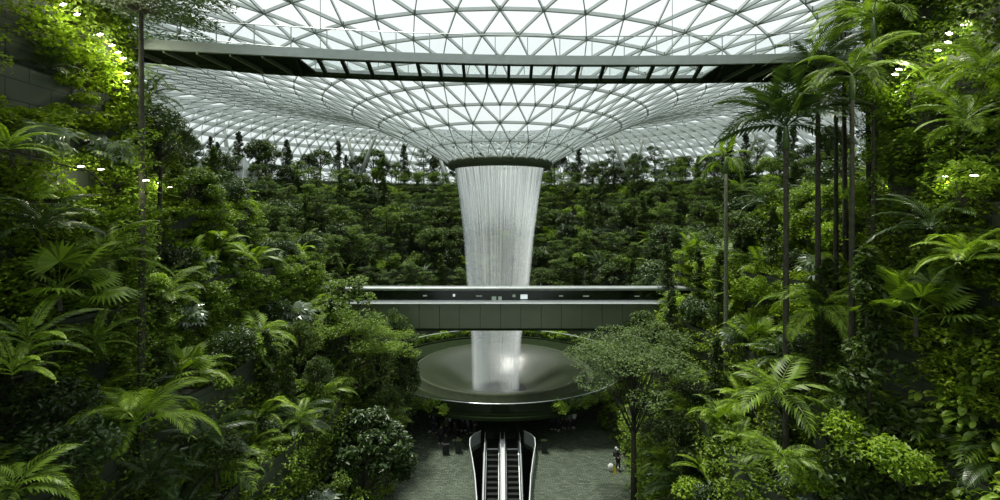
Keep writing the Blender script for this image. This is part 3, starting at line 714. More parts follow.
# placing: every random plant is a copy of one prototype
ALLP = {}
def proto(key, root): ALLP[key] = root; root['_used'] = 0; return root
def put(key, loc, rz, sc, label, group=None):
    p = ALLP[key]
    if not p['_used']:
        p['_used'] = 1; p.location = loc; p.rotation_euler = (0, 0, rz); p.scale = (sc,) * 3; p['label'] = label
        if group: p['group'] = group
        return p
    c_ = clone(p, loc, rz, sc, label, group)
    if not group and 'group' in c_: del c_['group']
    return c_
def mk_tree(key, name, cat, *a, **k):
    r = thing(name, '', cat); t_, b_, c_ = tree_meshes(name, *a, **k)
    ob('trunk', t_, r); ob('branches', b_, r); ob('crown', c_, r); return proto(key, r)
def mk_shrub(key, name, cat, *a, **k):
    r = thing(name, '', cat); s_, f_ = shrub_meshes(*a, **k); ob('stem', s_, r); ob('foliage', f_, r); return proto(key, r)

mk_tree('layerA', 'layered_tree', 'tree', 101, 6.0, 2.7, 'layer', 'pale', 2600, .26, .10, first=.3)
mk_tree('layerB', 'layered_tree', 'tree', 102, 6.6, 2.4, 'layer', 'forest', 2600, .26, .10, first=.25)
mk_tree('layerC', 'layered_tree', 'tree', 103, 5.4, 2.9, 'layer', 'pale', 2800, .24, .10, first=.3)
mk_tree('roundA', 'round_tree', 'tree', 104, 6.2, 2.3, 'round', 'deep', 3600, .28, .11, first=.22)
mk_tree('roundB', 'round_tree', 'tree', 105, 5.4, 2.3, 'round', 'forest', 2800, .26, .11, first=.3)
mk_tree('columnA', 'slender_tree', 'tree', 106, 7.2, 1.7, 'column', 'deep', 2800, .27, .09, first=.15)
mk_tree('columnB', 'slender_tree', 'tree', 107, 7.8, 1.8, 'column', 'forest', 3000, .26, .09, first=.15)
mk_shrub('shrubA', 'leafy_shrub', 'shrub', 201, 1.9, 1.25, 'mid', 1500, .2)
mk_shrub('shrubB', 'leafy_shrub', 'shrub', 202, 1.7, 1.2, 'bright', 1300, .2)
mk_shrub('shrubC', 'leafy_shrub', 'shrub', 203, 2.2, 1.3, 'deep', 1700, .2)
proto('palmA', rooted('bushy_palm', '', 'palm', FR['mid'], 12, .35, (.15, 1.25), 1))
proto('palmB', rooted('bushy_palm', '', 'palm', FRL['bright'], 11, .35, (.35, 1.3), 2, scl=(.65, .9)))
proto('palmC', rooted('bushy_palm', '', 'palm', FR['deep'], 12, .35, (.1, 1.25), 3))
proto('fernA', rooted('fern', '', 'fern', FERN['mid'], 12, .15, (.3, 1.1), 4))
proto('fernB', rooted('fern', '', 'fern', FERN['bright'], 12, .15, (.3, 1.1), 5))
proto('fanA', rooted('fan_palm', '', 'fan palm', FAN['mid'], 11, .5, (.0, 1.2), 6, palm_trunk(.6, .07, .05, 'bark', False), part='fan_leaf'))
proto('fanG', rooted('finger_leaf_plant', '', 'plant', FAN['grey'], 10, .5, (-.1, 1.1), 7, palm_trunk(.6, .05, .04, 'greenstem', False), part='finger_leaf'))
proto('broadA', rooted('broad_leaf_plant', '', 'plant', FRB['mid'], 10, .4, (.1, 1.15), 8))
TALLH = 5.0
proto('tallA', rooted('tall_palm', '', 'palm', FR['deep'], 13, TALLH + .15, (-.35, 1.2), 9, palm_trunk(TALLH, .13, .09)))
proto('tallB', rooted('tall_palm', '', 'palm', FR['mid'], 12, TALLH + .15, (-.3, 1.15), 10, palm_trunk(TALLH, .12, .08)))

KW = {'layerA': 'soft green layered tree', 'layerB': 'mid green tiered tree', 'layerC': 'pale wide layered tree', 'roundA': 'dark round-crowned tree', 'roundB': 'round mid green tree',
      'columnA': 'dark slender tree', 'columnB': 'slender mid green tree', 'shrubA': 'mid green shrub', 'shrubB': 'yellow green shrub', 'shrubC': 'dark green shrub', 'palmA': 'mid green bushy palm',
      'palmB': 'bright green bushy palm', 'palmC': 'dark bushy palm', 'fernA': 'mid green fern', 'fernB': 'bright green fern', 'fanA': 'pleated fan palm', 'fanG': 'silvery finger-leaved plant', 'broadA': 'broad split-leaved plant',
      'tallA': 'dark thin-trunked palm', 'tallB': 'green thin-trunked palm'}
ORD = ['first', 'second', 'third', 'fourth', 'fifth', 'sixth', 'seventh', 'eighth', 'ninth', 'tenth', 'eleventh', 'twelfth', 'thirteenth', 'fourteenth', 'fifteenth', 'sixteenth', 'seventeenth', 'eighteenth', 'nineteenth', 'twentieth', 'twenty-first', 'twenty-second', 'twenty-third', 'twenty-fourth', 'twenty-fifth', 'twenty-sixth', 'twenty-seventh', 'twenty-eighth', 'twenty-ninth', 'thirtieth']
TIER = ['lowest', 'second', 'third', 'fourth', 'fifth', 'topmost']
def vis(x, y, z, m=60):
    if y < 1: return False
    px = 500 + x / y * F; py = HY - (z - EYE) / y * F
    return -m < px < 1000 + m and -m < py < 500 + m
# ring terraces
rs = random.Random(5)
for k in range(6):
    cnt = {}
    step = [3.0, 2.9, 3.0, 3.1, 3.3, 2.7][k]
    rmid = (RR[k] + (RR[k + 1] if k < 5 else 57)) / 2 + .2
    for side in (-1, 1):
        a = .04; i = 0
        while a < 1.9:
            aa = side * (a + rs.uniform(-.02, .02)); r_ = rmid + rs.uniform(-1.2, 1.0); x = PC[0] + r_ * math.sin(aa); y = PC[1] + r_ * math.cos(aa)
            a += step / rmid
            if abs(H(x, y) - RZ[k]) > .1: continue
            key = rs.choice(['layerA', 'layerB', 'layerC', 'layerA', 'layerC', 'roundB', 'columnB', 'roundA'] if k < 5 else ['roundA', 'columnA', 'columnA', 'layerB', 'roundA', 'roundB'])
            base = {'layerA': 6, 'layerB': 6.6, 'layerC': 5.4, 'roundA': 6.2, 'roundB': 5.4, 'columnA': 7.2, 'columnB': 7.8}[key]
            sc = rs.uniform(.9, 1.35) * (1.0 if k < 5 else rs.uniform(.7, 1.2)); hmax = 8.7 if k == 5 else 8.5
            sc = min(sc, hmax / base)
            if not vis(x, y, RZ[k] + 3, 10): continue
            n_ = cnt.get((side, key), 0); cnt[(side, key)] = n_ + 1
            lab = '%s, %s %s of the waterfall on the %s far terrace' % (KW[key], ORD[n_ % 30], 'left' if side < 0 else 'right', TIER[k])
            put(key, (x, y, RZ[k] - .05), rs.uniform(0, 6.28), sc, lab, 'trees on the far terraces')
# a row of shrubs along the edge of each far terrace
for k in range(1, 6):
    for side in (-1, 1):
        a = .02; cnt = {}
        while a < 1.9:
            aa = side * a; r_ = redge(k, aa) + rs.uniform(.5, 1.3); x = PC[0] + r_ * math.sin(aa); y = PC[1] + r_ * math.cos(aa); a += rs.uniform(2.2, 3.6) / r_
            if abs(H(x, y) - RZ[k]) > .1 or not vis(x, y, RZ[k] + 1, 5): continue
            key = rs.choice(['shrubA', 'shrubC', 'shrubC', 'shrubA', 'fernA', 'palmC', 'roundB', 'palmA']); n_ = cnt.get(key, 0); cnt[key] = n_ + 1
            if n_ > 29: continue
            put(key, (x, y, RZ[k] - .05), rs.uniform(0, 6.28), rs.uniform(1.2, 1.8) if key != 'roundB' else rs.uniform(.5, .7), '%s, %s %s of the waterfall at the %s far terrace edge' % (KW[key].replace('round mid', 'small round mid'), ORD[n_], 'left' if side < 0 else 'right', TIER[k]), 'shrubs along the far terrace edges')
# under-storey of the far terraces: creeping ground cover nobody could count
def cover(name, P_, size, up, leaf, label, rsd):
    rr_ = np.random.RandomState(rsd); v, f = leaves(len(P_), np.array(P_), size, up, .55, rr_)
    o = ob(name, meshnp(name, v, f, LEAF[leaf])); return tag(o, label, 'undergrowth', kind='stuff')
for k in range(6):
    zb = RZ[k - 1] if k else 0; n = 9000; a = NR.uniform(-RA, RA, n); e = np.array([redge(k, q) for q in a]); u = NR.rand(n)
    onwall = u < .45; rr_ = np.where(onwall, e - .12 - .2 * NR.rand(n), e + NR.rand(n) * 6.0); z = np.where(onwall, zb + (RZ[k] - zb) * NR.rand(n) ** .6, RZ[k] + .15 + .5 * NR.rand(n) ** 2)
    P_ = np.stack([PC[0] + rr_ * np.sin(a), PC[1] + rr_ * np.cos(a), z], 1)
    keep = (P_[:, 1] > 49)
    cover('undergrowth', P_[keep], .42, .5, 'forest' if k % 2 else 'deep', 'low green undergrowth trailing over the %s far terrace wall' % TIER[k], 50 + k)

# gaps where the slabs of the retaining walls show bare
GAPS = []
for px, py, rad in ((22, 72, 1.3), (40, 82, .8), (150, 385, 1.7), (175, 372, 1.2), (20, 450, 1.8), (5, 420, 1.2), (905, 390, 1.8), (915, 360, 1.3), (890, 420, 1.3)):
    p = hit(px, py)
    if p: GAPS.append((p, rad))
for s, nm in ((-1, 'left'), (1, 'right')):
    for k in range(8):
        zb = SZ[k - 1] if k else 0; a0, a1 = sy0(k), sy1(s, k)
        m = int((a1 - a0) * (SZ[k] - zb + 2.4) * (1.9 if k < 3 else 2.6)); y = NR.uniform(a0, a1, m); wl = NR.rand(m) < (SZ[k] - zb) / (SZ[k] - zb + 2.2)
        e = np.array([edge(s, k, q) for q in y]); rad = NR.uniform(.3, .95, m)
        cx_ = np.where(wl, e - rad * .4 - (0 if k < 3 else .25), e + NR.rand(m) * 2.3); cz_ = np.where(wl, zb + (SZ[k] - zb) * NR.rand(m) ** .85, SZ[k] + rad * .5)
        per = 62 if k < 3 else 125; q = NR.normal(size=(m, per, 3)); q /= np.linalg.norm(q, axis=2)[..., None]; q *= (NR.uniform(.3, 1, (m, per)) ** .5)[..., None]
        q[..., 0] *= rad[:, None] * .8; q[..., 1] *= rad[:, None] * 1.1; q[..., 2] *= rad[:, None] * .38
        q[..., 2] -= .35 * (q[..., 0] + rad[:, None] * .5) * 0 + .3 * np.abs(q[..., 1])
        P_ = np.stack([np.minimum(cx_[:, None] + q[..., 0], 99), y[:, None] + q[..., 1], cz_[:, None] + q[..., 2]], 2)
        keep = np.ones((m, per), bool)
        P_[..., 0] *= s
        for p, g_ in GAPS: keep &= (np.linalg.norm(np.stack([s * cx_, y, cz_], 1) - np.array(p), axis=1) > g_ * 1.15)[:, None]
        keep &= np.abs(P_[..., 0]) / np.maximum(P_[..., 1], .1) < 1.2
        P_ = P_[keep]
        if len(P_): cover('creeper', P_, .20 if k < 3 else .19, .45, 'lime' if (s, k) in ((1, 3), (1, 4), (-1, 5), (-1, 6), (1, 2)) else 'creeper' if (k + (s > 0)) % 3 else 'mid', 'dense small-leaved creeper over tier %s of the %s planted wall' % (('one', 'two', 'three', 'four', 'five', 'six', 'seven', 'eight')[k], nm), 90 + k)

# plants along the ledges of the two side slopes
rs = random.Random(21)
TN = ['lowest', 'second', 'third', 'fourth', 'fifth', 'sixth', 'seventh', 'topmost']
for s, nm in ((-1, 'left'), (1, 'right')):
    for k in range(8):
        y = sy0(k) + 1.0; cnt = {}
        while y < sy1(s, k) - 1:
            e = edge(s, k, y); x = s * (e + rs.uniform(.35, 1.7)); z = SZ[k] - .04
            y += rs.uniform(1.0, 1.9)
            if not vis(x, y, z + 1.2, 90) or y < 6: continue
            key = rs.choice(['palmA', 'palmB', 'palmC', 'fernA', 'shrubA', 'shrubA', 'shrubB', 'shrubC', 'broadA', 'fanA', 'palmA', 'columnB', 'roundB', 'fanG', 'shrubC'] if k < 6 else ['shrubA', 'shrubC', 'roundB', 'columnB', 'columnA', 'roundA', 'shrubA', 'palmC'])
            sc = rs.uniform(.75, 1.15)
            if key in ('columnB', 'columnA', 'roundA', 'roundB'): sc *= .62 if k == 7 else .75
            if k > 2 and y < 25.5: sc *= .62 if k < 7 else .45
            n_ = cnt.get(key, 0); cnt[key] = n_ + 1
            lab = '%s, %s from the camera on the %s ledge, %s slope' % (KW[key], ORD[n_ % 30], TN[k], nm)
            put(key, (x, y - .5, H(x, y - .5) - .04), rs.uniform(0, 6.28), sc, lab, 'plants on the ledges of the %s slope' % nm)

# ------------------------------------------------------------------ individual plants the photo shows large
def wallplant(key, px, py, sc, label, out=.7, rz=0.0, tilt=(0, 0), d=None):
    """a plant whose crown springs at px, py from the slope, on a stem that grows out of the wall"""
    p = hit(px, py) if d is None else ray(px, py, d)
    if p is None: return None
    sgn = 1 if p.x > 0 else -1
    q = ray(px, py, max(5, p.y - out * 1.35))
    h0 = {'fern': .15}.get(key[:4], .35) * sc
    r = put(key, (q.x, q.y, q.z - h0), rz, sc, label, None); r.rotation_euler = (tilt[0], tilt[1], rz)
    zb = q.z - h0
    iv = r.matrix_basis.inverted()
    a = Vector((q.x, q.y, zb + .1)); b2 = Vector((p.x - sgn * out * .3, p.y, zb - .5)); c2 = Vector((p.x + sgn * .5, p.y + .1, zb - 1.1))
    m = MB().tube([iv @ a, iv @ b2, iv @ c2], [.025, .03, .04], 6); m.ob('stem', M['bark'], r, True)
    return r
def tree_at(key, px, topy, d, label, base=None, rz=0.0, wide=1.0):
    h = {'layerA': 6, 'layerB': 6.6, 'layerC': 5.4, 'roundA': 6.2, 'roundB': 5.4, 'columnA': 7.2, 'columnB': 7.8, 'tallA': 6.3, 'tallB': 6.3, 'umb': 9.0, 'umb2': 9.0, 'glossy': 5.5, 'rise': 12.0, 'mass': 12.0, 'fine': 9.0}[key]
    p = ray(px, topy, d); z0 = H(p.x, p.y) if base is None else base
    sc = (p.z - z0) / h
    r = put(key, (p.x, p.y, z0 - .05), rz, sc, label, None); r.scale = (sc * wide, sc * wide, sc)
    return r
mk_tree('umb', 'spreading_tree', 'tree', 301, 9.0, 3.7, 'umbrella', 'mid', 8500, .17, .14)
mk_tree('umb2', 'spreading_tree', 'tree', 302, 9.0, 3.5, 'umbrella', 'pale', 8500, .15, .15)
mk_tree('glossy', 'glossy_tree', 'tree', 303, 5.5, 2.3, 'round', 'deep', 7000, .26, .14, first=.15)
# --- left side, centre of the hall
tree_at('umb', 378, 329, 42, 'bright green spreading tree in front of the bridge end, left of the basin', rz=.5)
tree_at('layerC', 350, 270, 40, 'bright tiered tree rising in front of the left end of the train bridge', wide=.55)
tree_at('umb', 345, 312, 38.5, 'green spreading tree left of and behind the one beside the basin', rz=2.0, wide=.7)
tree_at('layerA', 400, 306, 45, 'small layered tree before the lower edge of the train bridge, left of the basin', rz=2.0, wide=.4)
tree_at('glossy', 366, 405, 34, 'dark glossy dense tree at the left edge of the wet floor', base=0, rz=1)
tree_at('roundB', 318, 355, 33, 'round green tree below the bridge, left of the glossy dark tree', wide=.7)
tree_at('roundB', 300, 318, 36, 'round green tree at the left end of the train bridge', wide=.6)
tree_at('columnA', 330, 300, 38, 'dark slender tree just left of the bright tiered tree', wide=.8)
tree_at('roundB', 405, 345, 46, 'small round tree touching the left rim of the planter ring', wide=.4, base=0)
tree_at('columnB', 270, 330, 30, 'slender green tree on the lower left slope')
tree_at('glossy', 240, 225, 38, 'dark dense tree beside the left end of the far terraces', wide=.6)
tree_at('layerA', 285, 215, 47, 'layered tree between the left slope and the far terraces', wide=.5)
# --- right of centre
tree_at('umb2', 634, 330, 36, 'wide flat-crowned tree with forked limbs at the right edge of the floor', base=0, rz=.3)
tree_at('glossy', 672, 287, 43, 'dark conical tree in front of the right end of the train bridge', wide=.42)
tree_at('umb', 705, 333, 38, 'bright spreading tree behind the wide flat-crowned tree', wide=.6)
tree_at('columnB', 700, 250, 42, 'slender tree beside the right end of the train bridge')
tree_at('glossy', 745, 225, 38, 'dark dense tree behind the pale ringed palm trunk', wide=.6)
# --- thin palms on the right
def tallpalm(name_key, px, topy, d, crown_r, leaf, label, base=None, nf=13, trunkr=(.13, .09), fr=None, el=(-.35, 1.2), shaft=True, mat='palebark'):
    p = ray(px, topy, d); z0 = H(p.x, p.y) if base is None else base; h = p.z - z0
    r = rooted(name_key, label, 'palm', fr or FR[leaf], nf, h + .1, el, int(px), palm_trunk(h, trunkr[0], trunkr[1], mat, shaft), scl=(crown_r / 2.2 * .85, crown_r / 2.2 * 1.1))
    r.location = (p.x, p.y, z0 - .05); return r
tallpalm('tall_palm', 786, 130, 24, 3.0, 'deep', 'dark palm with spreading crown below the right end of the footbridge', nf=16, trunkr=(.16, .12), fr=FRB['deep'], el=(.35, 1.35), mat='bark')
tallpalm('tall_palm', 818, 78, 25, 3.3, 'deep', 'tallest dark palm, its crown crossing the right end of the footbridge', nf=16, trunkr=(.15, .11), el=(.1, 1.35), mat='bark')
tallpalm('tall_palm', 726, 160, 34, 1.9, 'mid', 'thin pale-ringed palm with few drooping fronds standing alone right of the bridge', nf=8, trunkr=(.17, .12), fr=FRB['mid'], el=(-.5, 1.3))
tallpalm('tall_palm', 836, 105, 27, 1.9, 'mid', 'slim green palm between the two dark palms and the creeper wall', nf=10, mat='bark')
tallpalm('tall_palm', 874, 22, 22, 2.4, 'bright', 'bright arching palm at the top, left of the lamps on the right wall', nf=12, el=(.1, 1.1), mat='bark', fr=FRL['mid'])
tallpalm('tall_palm', 852, 78, 21, 2.1, 'bright', 'bright arching palm just below and left of another bright palm', nf=11, el=(0, 1.1), mat='bark', fr=FRL['mid'])
tallpalm('tall_palm', 822, 316, 24, 2.4, 'bright', 'bright feathery palm with thin trunk in the middle of the right slope', nf=14, el=(-.1, 1.2), mat='bark', fr=FRL['bright'])
tree_at('columnB', 873, 250, 19, 'slender leafy tree in front of the bare stone slabs on the right slope', wide=.8)
# --- trees at the upper left
p = ray(141, -6, 21)
r_ = thing('canopy_tree', 'dark flat-crowned tree with straight thin trunk crossing the left end of the footbridge', 'tree', (p.x, p.y, H(p.x, p.y) - .05))
h_ = p.z - H(p.x, p.y) + .6
rs_ = np.random.RandomState(9); pts = [clump_pts(rs_, 170, (3.0 * math.sqrt((j + .5) / 34) * math.cos(2.4 * j), 3.0 * math.sqrt((j + .5) / 34) * math.sin(2.4 * j), h_ - .4 - .5 * rs_.rand() * 2.2), (.95, .95, .22)) for j in range(34)]
v_, f_ = leaves(34 * 170, np.concatenate(pts), .17, .7, .5, rs_)
tk = MB().tube([(0, 0, 0), (.05, 0, h_ * .5), (0, 0, h_)], [.17, .13, .08], 8)
bm = MB()
for j in range(34):
    q = 3.0 * math.sqrt((j + .5) / 34); c = (q * math.cos(2.4 * j), q * math.sin(2.4 * j), h_ - .8); bm.tube([(0, 0, h_ - 1.3), (c[0] * .5, c[1] * .5, h_ - .95), c], [.035, .02, .008], 4)
tr_p = np.concatenate([clump_pts(rs_, 70, (.25 * math.cos(j * 2.4), .25 * math.sin(j * 2.4) - .1, 1 + j * .42), (.62, .62, .3)) for j in range(int((h_ - 7) / .42))]); v2_, f2_ = leaves(len(tr_p), tr_p, .17, .4, .5, rs_)
ob('climbing_foliage', meshnp('climbing_foliage', v2_, f2_, LEAF['mid']), r_)
tk.ob('trunk', M['bark'], r_, True); bm.ob('branches', M['bark'], r_, True); ob('crown', meshnp('crown', v_, f_, LEAF['deep']), r_)
def bigtree(px, topy, d, cr, ch, style, leaf, label, n=9000, ls=.16):
    p = ray(px, topy, d); z0 = H(p.x, p.y); h = p.z - z0
    r = thing('leafy_tree', label, 'tree', (p.x, p.y, z0 - .05)); t_, b_, c_ = tree_meshes('leafy_tree', int(px * 7 + topy), h, cr, style, leaf, n, ls, .15, first=max(.1, 1 - ch / h))
    ob('trunk', t_, r); ob('branches', b_, r); ob('crown', c_, r)
bigtree(158, 96, 30, 2.3, 5, 'round', 'deep', 'leafy round tree right of the thin trunk at the upper left')
bigtree(188, 165, 34, 2.2, 4, 'round', 'mid', 'leafy round tree on the crest of the left slope', 7000)
bigtree(893, -40, 24, 1.5, 9, 'column', 'deep', 'tall straight-trunked tree against the creeper wall')
bigtree(871, -30, 26, 1.5, 8, 'column', 'mid', 'tall tree with mossy trunk left of the straight-trunked tree', 7000)
bigtree(846, -20, 28, 1.6, 7, 'column', 'deep', 'tall thin tree behind the arching palms', 7000)
bigtree(862, 175, 30, 2.2, 4.5, 'round', 'mid', 'leafy round tree behind the slim palms on the right slope', 7000)
tallpalm('tall_palm', 150, 98, 34.0, 2.2, 'deep', 'small dark palm with bristling fronds below the left end of the footbridge', nf=14, el=(-.1, 1.4), mat='bark')
tallpalm('tall_palm', 140, 72, 33.0, 2.3, 'mid', 'palm with one long frond reaching out under the footbridge', nf=9, el=(-.4, .7), mat='bark')
# --- palms, ferns and broad leaves springing from the left slope
W = [('palmB', 138, 425, 1.25, 'large bright palm with upright fan of fronds on the lower left slope', 1.6, .3), ('palmB', 262, 418, .95, 'bright arching palm on the lower left slope beside the dark trees', 1.2, 1.0),
     ('fernA', 28, 348, 1.5, 'large drooping fern at the left edge, upper of two', 1.6, .5), ('fernB', 12, 375, 1.3, 'large drooping fern at the left edge, lower of two', 1.6, 1.5), ('fernB', 8, 150, 1.0, 'hanging fern fronds at the upper left edge', 1.4, .2),
     ('fanA', 60, 300, 1.1, 'fan palm with pleated leaves at the left edge', 1.2, .4), ('fanA', 182, 272, 1.2, 'fan palm with rounded leaves in the middle of the left slope', 1.0, 2.0), ('fanG', 48, 150, .75, 'silvery finger-leaved plant near the left edge', 1.3, 1.1),
     ('fanG', 112, 160, .8, 'silvery finger-leaved plant below the lamps on the left wall', 1.3, .1), ('palmA', 105, 262, 1.2, 'arching palm with long midrib frond on the left slope', 1.2, .8), ('palmB', 205, 205, 1.1, 'bright palm on the crest of the left slope', 1.0, 2.2),
     ('palmA', 165, 300, 1.1, 'green palm above the bare slabs of the left wall', 1.2, 1.9), ('palmB', 215, 255, 1.2, 'bright arching palm right of the fan palm on the left slope', 1.1, .4), ('broadA', 15, 492, .6, 'broad-leaved plant in the lower left corner', 1.3, .6),
     ('shrubC', 60, 430, 1.0, 'dark shrub with pale buds on the lower left slope', 1.2, 0), ('shrubB', 205, 470, .9, 'yellow-green lit shrub at the foot of the left slope', .8, 0), ('shrubC', 75, 480, 1.1, 'dark leafy shrub below the large bright palm', 1.2, 1),
     ('palmC', 205, 445, 1.1, 'dark arching palm beside the large bright palm', 1.1, 1.4), ('fanG', 185, 325, .9, 'silvery finger-leaved plant low on the left slope', 1.0, .4), ('palmA', 300, 425, .8, 'small palm beneath the glossy dark tree', .9, .2), ('shrubB', 170, 330, .8, 'yellow-green shrub in the middle of the left slope', .8, .2),
     ('palmC', 40, 230, 1.0, 'dark palm in the shade at the left edge', 1.0, 2.3), ('fernA', 95, 345, 1.2, 'green fern over the bare slabs of the left wall', 1.2, .7), ('palmC', 150, 480, 1.0, 'dark palm at the bottom of the left slope', 1.0, .9),
     # right slope
     ('palmB', 968, 262, .85, 'bright palm arching over the creeper at the right edge', 1.3, .4), ('palmA', 985, 75, .9, 'palm with long silvery fronds at the upper right edge', 1.6, .7), ('palmA', 965, 125, .9, 'palm with long drooping fronds below the lamps on the right wall', 1.4, 1.7),
     ('fanA', 916, 325, 1.2, 'fan palm with large pleated leaf above the bare slabs', 1.3, .2), ('palmB', 900, 290, .8, 'bright palm with one broad arching frond above the fan palm', 1.2, 1.2), ('palmB', 800, 345, 1.0, 'bright palm under the feathery palm on the right slope', 1.1, .4),
     ('broadA', 778, 398, 1.0, 'dark palm with broad split fronds at the centre of the lower right slope', 5.0, .2), ('broadA', 782, 462, .6, 'broad leaves of a low plant below the dark broad palm', 5.5, 2.2), ('palmA', 690, 420, 1.1, 'palm with spreading fronds at the right edge of the floor', 1.2, .9),
     ('palmB', 712, 385, .95, 'bright palm above the spreading palm on the lower right slope', 1.0, .1), ('fernB', 700, 470, 1.3, 'bright fern clump at the bottom of the right slope', 1.2, .1), ('palmA', 665, 465, 1.0, 'palm beside the trunk of the wide flat-crowned tree', 1.0, .5),
     ('palmA', 735, 300, 1.0, 'palm leaning over the right end of the train bridge', 1.0, 1.5), ('fanA', 660, 345, .9, 'fan palm beyond the wide flat-crowned tree', .8, 1.4), ('shrubB', 840, 250, 1.2, 'yellow-green shrub on the crest of the right slope', 1.0, .4),
     ('shrubB', 870, 210, 1.1, 'yellow-green shrub high on the right slope', 1.0, 1.4), ('palmC', 930, 230, 1.1, 'dark palm amid the creeper of the right slope', 1.1, .4), ('shrubA', 860, 480, 1.2, 'leafy green shrub at the bottom of the right slope', 1.2, .3),
     ('shrubB', 815, 490, 1.0, 'yellow-green shrub at the bottom of the right slope', 1.2, .3), ('shrubB', 960, 200, 1.0, 'yellow-green shrub under the level row of lamps', 1.2, 2.7), ('fanG', 735, 345, .9, 'silvery finger-leaved plant beside the ringed palm trunk', 1.0, .6)]
W += [('shrubB', 862, 452, 1.1, 'yellow-green shrub over the foot of the right creeper wall', 1.2, .4), ('shrubB', 902, 478, 1.0, 'yellow-green shrub left of the small-leaved climber at the bottom', 1.2, 1.4), ('shrubA', 832, 440, 1.0, 'mid green shrub right of the dark broad palm', 1.2, 2.4),
      ('shrubB', 765, 300, 1.0, 'yellow-green shrub left of the feathery palm on the right slope', 1.0, .4), ('shrubB', 395, 425, .5, 'small yellow-green shrub at the left edge of the wet floor', .6, 0),
      ('palmA', 640, 480, .8, 'low palm at the foot of the wide flat-crowned tree', .8, 1.0), ('palmB', 745, 405, 1.0, 'bright palm left of the dark broad-fronded palm', 1.2, 3.0)]
for key, px, py, sc, lab, out, rz in W: wallplant(key, px, py, sc, lab, out, rz)

# broad oval-leaved climbers at the lower right, leaf by leaf on hanging stems
def climber(px, py, seed, label, n=46, leaf='bright', L=1.0):
    p = hit(px, py)
    if p is None: return
    rs = random.Random(seed); sg = 1 if p.x > 0 else -1; r = thing('broad_leaf_climber', label, 'climber', (p.x - sg * .5, p.y - .4, p.z - 1.0), group=None)
    v = []; f = []; st = MB()
    for j in range(7):
        y0 = rs.uniform(-1.0, 1.0); pts = [(sg * .9, y0, rs.uniform(.9, 1.8)), (sg * .2, y0 + rs.uniform(-.2, .2), rs.uniform(.7, 1.4)), (-sg * rs.uniform(.0, .3), y0 * 1.2, rs.uniform(.1, .5)), (-sg * rs.uniform(0, .2), y0 * 1.3, rs.uniform(-.9, -.2))]
        st.tube(pts, [.02, .018, .012, .006], 4)
        for i in range(n // 7 * 2):
            t = rs.uniform(0, 2.99); k = int(t); c = Vector(pts[k]).lerp(Vector(pts[k + 1]), t - k); src = BL['bright'][0] if leaf == 'bright' else BL['mid'][0]
            az = rs.uniform(-1.4, 1.4) + (PI if sg > 0 else 0) - sg * .6; E = Matrix.Translation(c) @ Euler((rs.uniform(-.4, .4), rs.uniform(-.2, .7), az)).to_matrix().to_4x4() @ Matrix.Scale(L * rs.uniform(.6, 1.05), 4)
            b0 = len(v); v += [tuple(E @ q.co) for q in src.vertices]; f += [tuple(b0 + x for x in pl.vertices) for pl in src.polygons]
    st.ob('stem', M['greenstem'], r, True); ob('foliage', mesh('foliage', v, f, LEAF[leaf], True), r)
for i, (px, py, lf, L, lab) in enumerate(((958, 372, 'bright', 1.05, 'bright oval-leaved climber beside the bare slabs, topmost of four'), (985, 405, 'mid', 1.1, 'oval-leaved climber at the right edge, second of four from the top'), (962, 435, 'bright', .95, 'oval-leaved climber at the right edge, third of four from the top'),
                                    (980, 478, 'bright', 1.1, 'bright oval-leaved climber in the lower right corner'), (930, 470, 'mid', .8, 'small-leaved climber left of the lower right corner'), (975, 330, 'mid', .9, 'mid green oval-leaved climber above the bright one at the right edge'), (5, 255, 'mid', .7, 'pale-leaved climber at the left edge'))):
    climber(px, py, 40 + i, lab, leaf=lf, L=L)

# ------------------------------------------------------------------ plant lamps in the green walls
LAMPS = [(63, 4), (77, 14), (100, 34), (112, 45), (118, 52), (123, 58), (127, 73), (127, 81), (81, 166), (101, 169), (146, 180), (158, 183), (170, 187), (964, 25), (949, 33), (948, 42), (938, 50), (899, 69), (895, 74), (946, 176), (974, 175), (882, 188)]
bpy.context.view_layer.update(); DG = bpy.context.evaluated_depsgraph_get()
LW = ['topmost', 'second', 'third', 'fourth', 'fifth', 'sixth', 'seventh', 'lowest']
for i, (px, py) in enumerate(LAMPS):
    if i < 8: lab = '%s lamp of the slanting row in the upper left creeper' % LW[i]
    elif i < 13: lab = '%s lamp from the left edge in the level row on the left slope' % ORD[i - 8]
    elif i < 17: lab = '%s lamp from the top in the slanting row at the upper right' % ORD[i - 13]
    elif i < 19: lab = '%s of two small lamps in front of the mossy trunks' % ('upper', 'lower')[i - 17]
    else: lab = '%s lamp in the level row on the right slope' % ('second', 'last', 'first')[i - 19]
    dv = ray(px, py, 1.0) - Vector((0, 0, EYE)); ok_, hl, _a, _b, _c, _d = S.ray_cast(DG, Vector((0, 0, EYE)), dv.normalized())
    p = ray(px, py, hl.y - .55 if ok_ and hl.y < 36 else (19 if px < 500 else 18)); sg = 1 if p.x > 0 else -1
    lp = thing('plant_lamp', lab, 'lamp', p, sg * .5)
    MB().box(-.17, .17, -.05, .05, .0, .05).ob('housing', M['darksteel'], lp); MB().box(-.15, .15, -.055, .055, -.03, .0).ob('lens', M['lampglow'], lp)
    MB().tube([(0, 0, .05), (sg * .4, .2, .25), (sg * 1.6, 1.2, .1)], .02, 5).ob('arm', M['darksteel'], lp)
    ld = bpy.data.lights.new('lamp_light', 'POINT'); ld.energy = 48; ld.color = (1, .98, .72); ld.shadow_soft_size = .12
    ob('lamp_light', ld, lp, (-sg * .05, -.1, -.14))

